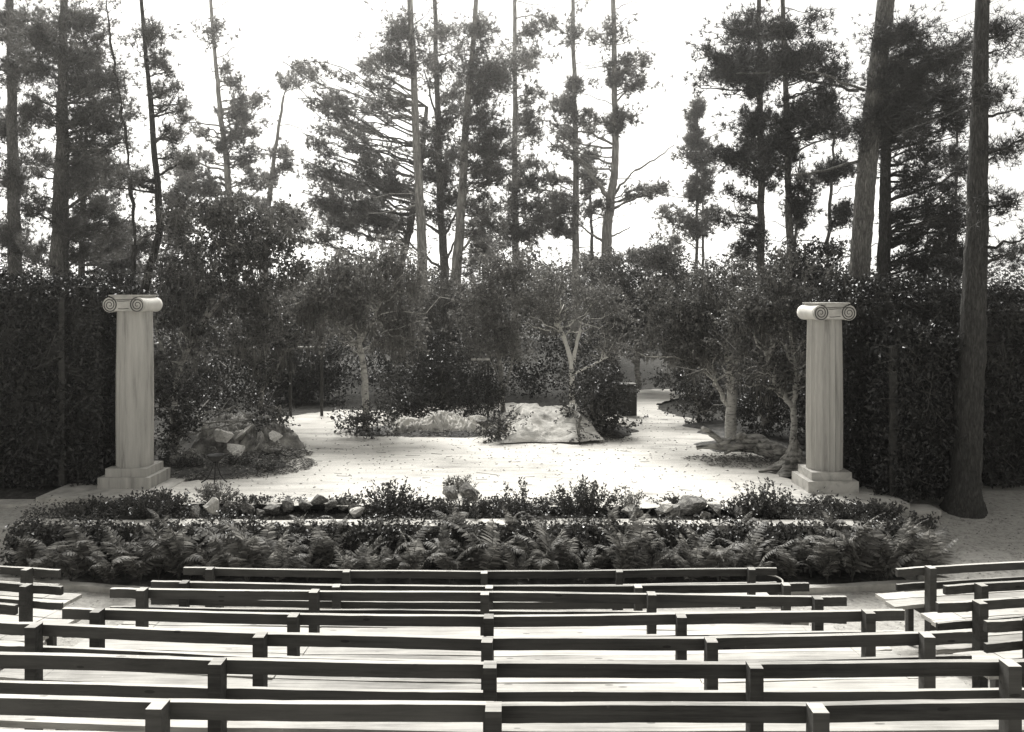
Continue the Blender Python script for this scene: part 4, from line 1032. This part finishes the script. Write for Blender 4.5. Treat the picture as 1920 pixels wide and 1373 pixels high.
# driftwood log with root arms
lg = thing('driftwood_log', 'weathered driftwood log with broken root arms lying right of the stage', 'log', (4.3, 17.7, 0.05))
d = 17.0
P = np.array([at(1385, 832, d), at(1400, 832, d), at(1422, 834, d), at(1442, 842, d - .1), at(1462, 850, d - .2), at(1474, 852, d - .3)])
Q = jitter_path(P, 16, 0.01)
part('log_body', MB().tube(Q, np.interp(np.linspace(0, 1, 16), [0, .15, .45, .8, 1], [0.13, 0.165, 0.19, 0.17, 0.12]), 16, rough=0.09), M['driftwood'], lg, True)
for pts, r0, r1 in (([(1392, 838), (1362, 838), (1335, 836), (1306, 840)], 0.10, 0.045), ([(1364, 834), (1342, 822), (1328, 808), (1317, 803)], 0.075, 0.045), ([(1398, 818), (1378, 822), (1350, 834)], 0.05, 0.04),
                    ([(1388, 830), (1372, 840), (1360, 850)], 0.06, 0.03), ([(1395, 820), (1388, 815), (1376, 820)], 0.07, 0.03)):
    P = np.array([at(a, b, d - 0.1 - 0.05 * k) for k, (a, b) in enumerate(pts)])
    Q = jitter_path(P, 10, 0.012)
    part('root_arm', MB().tube(Q, np.linspace(r0, r1, 10), 9, rough=0.08), M['driftwood'], lg, True)

# stump with flaring roots
d = 15.9; c = at(1490, 886, d)
st = thing('root_stump', 'pointed weathered stump with flaring roots against the fluted column plinth', 'stump', (c[0], c[1], 0))
nth, nr = 40, 16
V = []
for a in range(nr):
    h = a / (nr - 1)
    for k in range(nth):
        th = 2 * math.pi * k / nth
        rr = 0.09 + 0.34 * (1 - h) ** 1.7 * (1 + 0.45 * math.sin(th * 5 + 1.2 * math.sin(th * 2)) * (1 - h * 0.6)) + 0.02 * RNG.normal()
        V.append((c[0] + rr * math.cos(th) * (1 - 0.25 * h), c[1] + rr * math.sin(th) * 0.9, -0.03 + 0.6 * h - 0.12 * h * math.cos(th - 1)))
Q = [(a * nth + k, a * nth + (k + 1) % nth, (a + 1) * nth + (k + 1) % nth, (a + 1) * nth + k) for a in range(nr - 1) for k in range(nth)]
top = len(V); V.append((c[0], c[1], 0.55)); T = [(top, (nr - 1) * nth + k, (nr - 1) * nth + (k + 1) % nth) for k in range(nth)]
part('stump_body', MB().add(V, Q, T), M['driftwood'], st, True)
for th, L in ((2.6, 0.55), (3.3, 0.7), (4.0, 0.5), (4.7, 0.55), (5.5, 0.5)):
    P = np.array([[c[0] + math.cos(th) * L * u, c[1] + math.sin(th) * L * u * .8, 0.13 * (1 - u) + 0.015] for u in np.linspace(0.3, 1, 6)])
    P[1:] += RNG.normal(size=(5, 3)) * [.03, .03, .008]
    part('root', MB().tube(P, np.linspace(0.07, 0.02, 6), 8, rough=0.1), M['driftwood'], st, True)

# brazier on three bent legs
d = 15.0; c = at(404, 904, d)
br = thing('tripod_brazier', 'small dark iron brazier bowl on three bent legs at stage left', 'brazier', (c[0], c[1], 0))
V = []; n = 24; prof = [(0.0, 0.36), (0.06, 0.365), (0.11, 0.40), (0.145, 0.46), (0.15, 0.48), (0.135, 0.48), (0.10, 0.42), (0.0, 0.39)]
for r, z in prof:
    for k in range(n): V.append((c[0] + max(r, .001) * math.cos(2 * math.pi * k / n), c[1] + max(r, .001) * math.sin(2 * math.pi * k / n), z))
Q = [(a * n + k, a * n + (k + 1) % n, (a + 1) * n + (k + 1) % n, (a + 1) * n + k) for a in range(len(prof) - 1) for k in range(n)]
part('bowl', MB().add(V, Q), M['iron'], br, True)
for th in (3.6, 4.95, 6.0):
    rad = np.array([0.03, 0.05, 0.10, 0.17, 0.24]); zz = np.array([0.37, 0.26, 0.14, 0.05, 0.012])
    P = np.stack([c[0] + rad * math.cos(th), c[1] + rad * math.sin(th), zz], 1)
    part('leg', MB().tube(P, 0.011, 7), M['iron'], br, True)
for k in range(3):
    pass

# upright rocks, dark cabinet, hanging pot, white board, hoops
def rock_mesh(name, seed, sub=2, rough=0.35):
    import bmesh
    rg = np.random.default_rng(int(seed * 10))
    bm = bmesh.new()
    for p in nz(rg.normal(size=(15, 3))) * rg.uniform(0.75, 1.1, (15, 1)) * np.array([1, 1, 0.9]): bm.verts.new(p)
    r_ = bmesh.ops.convex_hull(bm, input=bm.verts)
    bmesh.ops.delete(bm, geom=[v for v in bm.verts if not v.link_faces], context='VERTS')
    bmesh.ops.subdivide_edges(bm, edges=bm.edges[:], cuts=3, use_grid_fill=True)
    for v in bm.verts:
        n1 = mnoise.fractal(v.co * 2.2 + Vector((seed, seed * 2, 0)), 0.8, 2.2, 4)
        v.co *= 1 + 0.11 * n1
    me = bpy.data.meshes.new(name); bm.to_mesh(me); bm.free()
    me.polygons.foreach_set('use_smooth', np.zeros(len(me.polygons), bool))
    return me
ROCKS = [rock_mesh('rock', k * 3.7 + 1, 3, 0.42) for k in range(6)]
ROCKS_PALE = [rock_mesh('pale_rock', k * 5.1 + 40, 3, 0.42) for k in range(3)]
for m_ in ROCKS: m_.materials.append(M['stone'])
for m_ in ROCKS_PALE: m_.materials.append(M['stone_pale'])
def rock(px, py, w, h, label=None, pale=False, z=-0.08, group='rocks edging the pool', lean=0.0):
    d = dist_on(py, z); c = at(px, py, d)
    o = link('rock', random.choice(ROCKS_PALE if pale else ROCKS), None, None, (c[0], c[1], z + h * d / FPX * 0.42))
    o.scale = (w * d / FPX * 0.5, w * d / FPX * 0.45 + 0.03, h * d / FPX * 0.5)
    o.rotation_euler = (random.uniform(-.5, .5), lean + random.uniform(-.5, .5), random.uniform(0, 6.28))
    o.scale = [v * random.uniform(.75, 1.2) for v in o.scale]
    return tag(o, label or 'rough grey rock edging the small pool', 'rock', group)
rock(396, 972, 38, 44, 'pale pointed boulder at the left end of the pool', True, group=None)
for px, py, w, h in ((362, 968, 40, 22), (432, 962, 30, 24), (462, 962, 34, 22), (486, 968, 30, 18), (512, 962, 36, 26), (540, 958, 44, 30), (572, 958, 40, 34), (596, 955, 34, 38), (618, 958, 36, 24), (645, 956, 34, 24), (664, 962, 36, 22),
                     (690, 964, 30, 20), (925, 952, 34, 16), (960, 962, 30, 16), (1196, 972, 34, 28), (1235, 972, 30, 26), (1262, 970, 40, 22), (1345, 968, 40, 30), (1385, 968, 44, 22), (1320, 974, 34, 18), (1412, 968, 30, 16), (1450, 965, 40, 20)):
    rock(px, py, w, h, 'rough grey rock ' + ('beside the pale boulder' if px < 470 else 'in the row edging the left pool' if px < 700 else 'on the bank right of the square boulder' if px < 1000 else 'among the slanting rocks of the right pool'))
for px, py, w, h, lab in ((668, 968, 30, 26, 'pale round rock at the right end of the left pool'), (1180, 968, 34, 34, 'pale rock left of the slanting rocks'), (1242, 966, 60, 26, 'pale flat rock slanting at the right pool')):
    rock(px, py, w, h, lab, True, group=None)
rock(1298, 962, 70, 34, 'long grey slanting rock slab at the right pool', lean=-0.45, group=None)
rock(878, 936, 58, 34, 'dark square boulder at the middle stage edge', z=0.0, group=None)
rock(845, 934, 40, 24, 'dark low rock left of the square boulder', z=0.0, group=None)
rock(386, 838, 26, 60, 'upright pale slab leaning on the burlap mound', True, z=0.05, group=None, lean=0.25)
for k, (px, py, w, h) in enumerate(((420, 832, 40, 34), (452, 826, 50, 30), (486, 820, 40, 26), (514, 826, 34, 20), (400, 856, 34, 26), (440, 852, 44, 20), (476, 846, 40, 18), (360, 868, 40, 30), (330, 872, 30, 24), (505, 850, 44, 14))):
    rock(px, py, w, h, 'jagged broken rock piled on and about the burlap mound', k in (0, 1, 3, 5, 6), z=0.26 if k < 4 else 0.08, group='jagged rocks of the left mound')
rock(1588, 896, 30, 44, 'upright dark marbled rock behind the fluted column plinth', z=0.0, group=None)
rock(1078, 826, 30, 22, 'pale crumpled rock at the front corner of the canvas mound', True, z=0.0, group=None)
rock(1108, 820, 30, 26, 'pale crumpled rock below the wedge shaped shrub', True, z=0.0, group=None)
rock(1128, 830, 16, 10, 'small pale stone right of the canvas mound', True, z=0.0, group=None)
rock(948, 818, 30, 34, 'pale crumpled rock at the left foot of the canvas mound', True, z=0.0, group=None)
rock(750, 800, 22, 24, 'rounded stone at the left end of the crumpled cloth', z=0.05, group=None)
rock(905, 806, 44, 34, 'grey hollow rock at the right end of the crumpled cloth', z=0.05, group=None)

d = dist_on(780); c = at(1178, 780, d)
cb = thing('dark_cabinet', 'dark upright wooden cabinet with pale top beside the right rear path', 'cabinet', (c[0], c[1] + .2, 0))
part('cabinet_body', MB().box((c[0], c[1] + .2, 0.42), (0.42, 0.4, 0.84), 0.15), M['dark_wood'], cb)
part('cabinet_top', MB().box((c[0], c[1] + .2, 0.855), (0.45, 0.42, 0.02), 0.15), M['stone'], cb)
part('cabinet_door', MB().box((c[0] + .03, c[1] - .012, 0.42), (0.34, 0.02, 0.74), 0.15), M['dark_wood'], cb)

d = 23.0; c = at(548, 650, d)
pt = thing('dark_pot', 'dark tapering pot standing on a plank shelf among the left oaks', 'pot', (c[0], c[1], c[2]))
V = []; n = 20; prof = [(0.0, 0.0), (0.09, 0.0), (0.15, 0.40), (0.18, 0.42), (0.18, 0.46), (0.13, 0.46), (0.1, 0.1), (0, 0.1)]
for r, z in prof:
    for k in range(n): V.append((c[0] + max(r, .001) * math.cos(2 * math.pi * k / n), c[1] + max(r, .001) * math.sin(2 * math.pi * k / n), c[2] + z))
Q = [(a * n + k, a * n + (k + 1) % n, (a + 1) * n + (k + 1) % n, (a + 1) * n + k) for a in range(len(prof) - 1) for k in range(n)]
part('pot_body', MB().add(V, Q), M['iron'], pt, True)
sh = thing('plank_shelf', 'weathered plank shelf on posts among the left oaks', 'shelf', (c[0] + .3, c[1], 0))
part('shelf_board', MB().box((c[0] + .32, c[1], c[2] - 0.02), (1.1, 0.3, 0.035)), M['wood'], sh)
part('upper_board', MB().box((c[0] + .35, c[1] + .2, c[2] + 0.36), (0.7, 0.05, 0.07)), M['wood'], sh)
for xx in (-.1, .75):
    part('post', MB().box((c[0] + xx, c[1] + .2, c[2] / 2 + .2), (0.07, 0.07, c[2] + 0.4)), M['dark_wood'], sh)
d = 22.6; c = at(901, 674, d)
wb = thing('white_board', 'small white board on a post above the dark shrub bank', 'board', (c[0], c[1], 0))
part('board_panel', MB().box((c[0], c[1], c[2]), (0.5, 0.03, 0.055), 0.05), M['concrete'], wb)
part('post', MB().box((c[0] + .2, c[1] + .05, c[2] / 2), (0.05, 0.05, c[2])), M['dark_wood'], wb)

def hoop(label, px, py, r, z):
    d = dist_on(py, z); c = at(px, py, d)
    a = np.linspace(0, 2 * math.pi, 40)
    P = np.stack([c[0] + r * np.cos(a), c[1] + r * np.sin(a), np.full(40, z) + 0.01 * np.sin(a)], 1)
    mb = MB().tube(P, 0.012, 6, cap=False)
    Pi = np.stack([c[0] + (r - .02) * np.cos(a), c[1] + (r - .02) * np.sin(a), np.full(40, z - 0.16)], 1)
    t = thing('metal_tub', label, 'tub', (c[0], c[1], z - .2))
    part('rim', mb, M['concrete'], t, True)
    n = 40; V = np.vstack([P, Pi]); Q = [(k, (k + 1) % n, n + (k + 1) % n, n + k) for k in range(n)]
    part('tub_side', MB().add(V, Q), M['iron'], t, True)
hoop('round dark tub with a pale rim near the right end of the foremost bench', 1438, 1088, 0.2, -0.45)

# ------------------------------------------------------------------ ferns along the wall
def frond_mesh(name, L, curl, npin, seed):
    rg = np.random.default_rng(seed)
    mb = MB()
    u = np.linspace(0, 1, npin + 4)
    ang = 1.5 - curl * u ** 1.9                       # elevation of the midrib along its length
    dl = L / len(u)
    P = np.zeros((len(u), 3))
    for k in range(1, len(u)):
        P[k] = P[k - 1] + dl * np.array([math.cos(ang[k]), 0, math.sin(ang[k])])
    P[:, 1] += rg.normal() * 0.06 * L * u ** 2
    mb.sticks(P[:-1], P[1:], np.linspace(0.006, 0.003, len(u) - 1), np.linspace(0.006, 0.002, len(u) - 1))
    t = nz(np.gradient(P, axis=0))
    for k in range(4, len(u)):
        w = u[k]
        pl = L * 0.2 * math.sin(min(1, (w * 1.12)) ** 0.8 * math.pi) ** 0.55 * (1.05 - 0.35 * w) + 0.012
        for s in (-1, 1):
            D = np.array([0, s, 0]) * 0.92 + t[k] * 0.38 + np.array([0, 0, -0.12]) + rg.normal(size=3) * 0.06
            N = np.cross(t[k], np.array([0, 1.0, 0])) * -1 + rg.normal(size=3) * 0.15
            if N[2] < 0 and abs(N[2]) > .2: N = -N
            D = nz(D); S = nz(np.cross(D, N)); N = np.cross(S, D)
            wd = 0.026
            a = P[k]; m1 = a + D * pl * 0.3 + N * 0.004; m2 = a + D * pl * 0.7 - N * pl * 0.04; e = a + D * pl - N * pl * 0.16
            V = np.array([a - S * wd * .45, a + S * wd * .45, m1 + S * wd * .6, m1 - S * wd * .6, m2 + S * wd * .42, m2 - S * wd * .42, e])
            mb.add(V, [(0, 1, 2, 3), (3, 2, 4, 5)], [(5, 4, 6)])
    me = mb.mesh(name); me.materials.append(M['fern'])
    return me
FRONDS = [frond_mesh('frond', L, c, n, k) for k, (L, c, n) in enumerate(((0.85, 1.2, 19), (0.95, 1.5, 21), (0.75, 2.2, 17), (0.9, 0.8, 20), (0.7, 1.5, 16), (1.0, 2.2, 22)))]
def fern(x, y, z, size, nf, face=-math.pi / 2, wide=1.9, small=False):
    px = 960 + x / y * FPX
    where = [w for lim, w in ((330, 'below the smooth left column'), (480, 'below the pale pointed boulder'), (690, 'below the left pool'), (830, 'below the tall dark leaved shrub'), (1000, 'at mid bed below the square boulder'),
                              (1190, 'below the tall round leaved shrub'), (1330, 'below the slanting rocks'), (1480, 'below the fluted column shrub'), (1640, 'below the fluted column'), (9999, 'at the bed end by the path')) if px < lim][0]
    t = thing('fern', ('small bank fern ' if small else 'arching sword fern ') + where, 'fern', (x, y, z), 'ferns before the retaining wall')
    for k in range(nf):
        o = link('frond', random.choice(FRONDS), None, t)
        a = face + (k / max(1, nf - 1) - 0.5) * 2 * wide + random.uniform(-.3, .3)
        o.rotation_euler = (random.uniform(-.25, .25), random.uniform(-.25, .22), a)
        s = size * random.uniform(0.7, 1.15); o.scale = (s, s, s)
    return t
for k in range(54):
    px = 40 + (1735 - 40) * (k + random.uniform(-.35, .35)) / 53
    r = k % 2
    y = 12.05 - 0.26 * r + random.uniform(-.12, .12)
    if px > 1640: y -= 0.1
    x = (px - 960) / FPX * y
    bow = 0.10 * math.cos(x / 5.5 * 1.2)
    fern(x, y - bow * 0, -0.7, random.uniform(0.7, 1.28), random.randint(6, 10), wide=2.2)
for px, py, s in ((1240, 985, .4), (1150, 992, .55), (1560, 1000, .5), (1700, 968, .5), (560, 985, .4), (850, 1000, .6), (1730, 1030, .55), (1690, 1075, .6), (430, 955, .35), (545, 948, .3), (1400, 955, .35), (640, 990, .5), (300, 1000, .55), (960, 996, .55), (1390, 1000, .5)):
    y = 12.5 if py > 970 else 13.4
    fern((px - 960) / FPX * y, y, -0.25 if 110 < px < 1660 else -0.5, s * 1.1, 6, small=True)

# ivy on the wall, over its coping and down into the bed
iv = MB()
n = 27000
u = RNG.uniform(-7.3, 5.75, n); v = RNG.uniform(0, 1, n) ** 0.75
dens_ = np.sin(u * 3.1 + 2 * np.sin(v * 4)) * np.sin(u * 7.3 + 1) + RNG.uniform(-1, 1.3, n)
u, v = u[dens_ > -0.25], v[dens_ > -0.25]; n = len(u)
out_ = np.abs(RNG.normal(size=n)) * 0.14
P = np.stack([u, 12.47 - out_ - 0.25 * (1 - v) * RNG.uniform(0, 1, n), -0.7 + v * 0.68], 1)
sz = RNG.uniform(.6, 1.3, n)
iv.leaves(P, RNG.normal(size=(n, 3)) * .6 + [0, -.3, -.5], RNG.normal(size=(n, 3)) * .5 + [0, -.7, .7], 0.062 * sz, 0.046 * sz)
n = 4200
u = RNG.uniform(-7.3, 5.75, n); keep = np.sin(u * 4.3) * np.sin(u * 1.7 + 2) + RNG.uniform(-.6, .6, n) > 0.1
u = u[keep]; n = len(u)
P = np.stack([u, RNG.uniform(12.4, 12.7, n), -0.06 + np.abs(RNG.normal(size=n)) * 0.05], 1)
sz = RNG.uniform(.6, 1.2, n)
iv.leaves(P, RNG.normal(size=(n, 3)) * [1, 1, .3], RNG.normal(size=(n, 3)) * .5 + [0, -.2, 1], 0.055 * sz, 0.04 * sz)
stuff('ivy', iv, M['ivy'], 'glossy ivy covering the low wall behind the ferns', 'ivy')

# ground cover on the bank between the wall and the stage
gc = MB()
n = 20000
u = RNG.uniform(-7.4, 5.9, n); y = RNG.uniform(12.86, 13.65, n)
pool = (((u > -4.2) & (u < -2.3)) | ((u > 1.95) & (u < 3.8))) & (y > 12.7) & (y < 13.5)
m = (np.sin(u * 2.3 + y * 3) * np.sin(u * 5.1 + 1) + RNG.uniform(-.8, 1.1, n) > -0.1) & ~pool
u, y = u[m], y[m]; n = len(u)
P = np.stack([u, y, -0.12 + np.abs(RNG.normal(size=n)) * 0.07 + 0.05 * (np.sin(u * 3) + 1)], 1)
sz = RNG.uniform(.6, 1.3, n)
gc.leaves(P, RNG.normal(size=(n, 3)) * [1, 1, .5], RNG.normal(size=(n, 3)) * .6 + [0, -.2, .9], 0.05 * sz, 0.032 * sz)
stuff('ground_cover', gc, M['ivy'], 'low leafy ground cover on the bank behind the wall', 'ground cover')

# ------------------------------------------------------------------ plants along the front of the stage
def small_shrub(label, px, py, w, h, stems, z=-0.12, L=0.055, leaf='shrub_leaf', dens=1.0, upright=0.5):
    d = dist_on(py, z); c = at(px, py, d); s = d / FPX
    t = thing('front_shrub', label, 'shrub', (c[0], c[1], z), 'small shrubs along the stage front')
    st_, lf = MB(), MB()
    for _ in range(stems):
        a = RNG.uniform(0, 2 * math.pi); rr = RNG.uniform(0, 1) ** 0.6
        tip = c + np.array([math.cos(a) * w * s * rr, math.sin(a) * w * s * rr * 0.6, h * s * (1 - 0.55 * rr * (1 - upright)) * RNG.uniform(0.55, 1.05)])
        base = c + np.array([math.cos(a) * w * s * rr * 0.35, math.sin(a) * w * s * rr * .25, 0])
        B = limb(st_, base, tip, 0.006, 0.002, 0.0, 7, 0.03, 4)
        m = int(26 * dens)
        f = RNG.uniform(0.25, 1.0, m) * 6
        k = np.clip(f.astype(int), 0, 5); fr = (f - k)[:, None]
        C = B[k] + (B[k + 1] - B[k]) * fr + RNG.normal(size=(m, 3)) * 0.02
        D = nz(tip - base) * 0.5 + RNG.normal(size=(m, 3)) * 0.7
        sz = RNG.uniform(.6, 1.25, m)
        lf.leaves(C, D, RNG.normal(size=(m, 3)) * .7 + [0, -.1, .8], L * sz, L * .55 * sz)
    mass(part('stems', st_, M['dark_twig'], t)); mass(part('foliage', lf, M[leaf], t))
    return t
for a in (('tall dark leaved shrub before the left middle of the stage', 732, 968, 62, 78, 46), ('tall round leaved shrub before the right middle of the stage', 1097, 968, 70, 78, 60), ('lighter shrub right of the tall round leaved shrub', 1178, 968, 36, 66, 22),
          ('sparse twiggy shrub left of the tall round leaved shrub', 985, 968, 60, 78, 14), ('dense shrub before the plinth of the fluted column', 1430, 968, 60, 72, 50), ('dense low shrub before the plinth of the smooth column', 290, 972, 84, 56, 80),
          ('pale small leaved shrub behind the pointed boulder', 405, 945, 44, 44, 34), ('thin straggling shrub at the left end of the wall', 170, 972, 84, 40, 30), ('straggling shrub before the narrow right step', 1570, 974, 90, 42, 40),
          ('leafy shrub at the right end of the wall', 1650, 978, 50, 44, 34), ('low shrub behind the left pool rocks', 650, 958, 36, 34, 22), ('low spreading shrub at the middle of the bank', 890, 970, 90, 40, 54),
          ('low shrub between the boulders and the tall shrub', 800, 970, 44, 44, 26), ('tuft of pale fern like leaves on the square boulder', 862, 925, 34, 36, 30), ('small shrub beside the slanting rocks', 1262, 958, 40, 24, 18), ('shrub on the bank at the far left of the pool', 470, 955, 50, 26, 30),
          ('low leafy shrub right of the slanting rocks', 1400, 972, 50, 40, 34), ('small upright shrub left of the twiggy shrub', 930, 960, 30, 34, 12), ('grassy shrub at the right end beside the path', 1720, 1010, 44, 60, 22), ('leafy low plant on the litter bed right of the smooth column', 350, 884, 40, 30, 26), ('low plant beside the brazier legs on the litter bed', 440, 880, 40, 24, 22), ('low ragged plant at the front tip of the litter bed', 490, 884, 30, 16, 14), ('leafy plant against the smooth column plinth', 318, 880, 24, 40, 18), ('low shrub at the left corner of the fern bed', 40, 985, 60, 46, 40)):
    pale = 'pale' in a[0] or 'lighter' in a[0]
    small_shrub(*a, leaf='pale_leaf' if pale else 'shrub_leaf', L=0.045 if pale else 0.058, z=(-0.02 if a[2] < 950 else -0.12) if 140 < a[1] < 1690 else -0.45)

# ------------------------------------------------------------------ litter: fallen leaves on the stage, under the mounds and on the sand
lt = MB()
def litter(x, y, z, L):
    n = len(x)
    lt.leaves(np.stack([x, y, z], 1), RNG.normal(size=(n, 3)) * [1, 1, .12], RNG.normal(size=(n, 3)) * .25 + [0, 0, 1], L * RNG.uniform(.5, 1.4, n), L * .5 * RNG.uniform(.5, 1.2, n), 0.15)
n = 1500; litter(RNG.uniform(-4.6, 4.3, n), 14 + 11 * RNG.uniform(0, 1, n) ** 0.8, np.full(n, 0.008), 0.06)
n = 70; a_ = np.stack([RNG.uniform(-4.4, 4.2, n), RNG.uniform(14.2, 24, n), np.full(n, 0.012)], 1); lt.sticks(a_, a_ + RNG.normal(size=(n, 3)) * [0.14, 0.1, 0.004], 0.005, 0.003)
for cx, cy, wx, wy, n in ((-5.4, 16.4, 1.6, 1.25, 5200), (-4.9, 17.5, 0.8, 0.6, 1400), (-5.6, 18.2, 1.2, 1.0, 900), (-1.9, 20.0, 1.9, 0.35, 1300), (4.7, 16.6, 1.0, 0.5, 700), (4.5, 17.1, 1.1, 0.22, 500), (2.0, 19.6, .7, .5, 500), (-3.4, 20.2, .8, .5, 500)):
    a = RNG.uniform(0, 6.283, n); r = RNG.uniform(0, 1, n) ** 0.6
    x_, y_ = cx + wx * r * np.cos(a), cy + wy * r * np.sin(a)
    litter(x_, y_, 0.02 + 0.12 * np.abs(RNG.normal(size=n)) * (1 - r), 0.07)
n = 500; x_ = np.concatenate([RNG.uniform(-8, -4, n), RNG.uniform(3.4, 8, n)]); y_ = RNG.uniform(6, 11.4, 2 * n)
litter(x_, y_, ground_z(x_, y_) + 0.012, 0.035)
n = 700; x_ = RNG.uniform(5.5, 8, n); y_ = RNG.uniform(11.5, 14.4, n); litter(x_, y_, ground_z(x_, y_) + 0.015, 0.04)
stuff('leaf_litter', lt, M['litter'], 'dry fallen leaves and needles scattered over stage and sand', 'leaf litter')



# ------------------------------------------------------------------ thin haze volume added for the glow between the trees
hz = MB().box((0, 0, 17.0), (804, 804, 38.0))
hm = bpy.data.materials.new('haze'); hm.use_nodes = True
hn = hm.node_tree.nodes; hn.clear()
ho = hn.new('ShaderNodeOutputMaterial'); hv = hn.new('ShaderNodeVolumePrincipled')
hv.inputs['Color'].default_value = (1.0, 0.99, 0.96, 1)
hv.inputs['Density'].default_value = 0.0011
hv.inputs['Anisotropy'].default_value = 0.82
hm.node_tree.links.new(hv.outputs[0], ho.inputs['Volume'])
o = link('haze', hz.mesh('haze'), hm); o['kind'] = 'stuff'; tag(o, 'thin pale haze added for the glow between the trees', 'haze')


# alike ferns and rocks are told apart by their order along the bed or the pool
ORD = ('first', 'second', 'third', 'fourth', 'fifth', 'sixth', 'seventh', 'eighth', 'ninth', 'tenth', 'eleventh', 'twelfth', 'thirteenth', 'fourteenth', 'fifteenth')
same = {}
for o in SC.objects:
    if o.parent is None and o.get('label') and o.get('category') in ('fern', 'rock'): same.setdefault(o['label'], []).append(o)
for lab, obs in same.items():
    if len(obs) > 1:
        for k, o in enumerate(sorted(obs, key=lambda q: q.location.x / q.location.y)): o['label'] = lab + ', ' + ORD[k] + ' from the left'
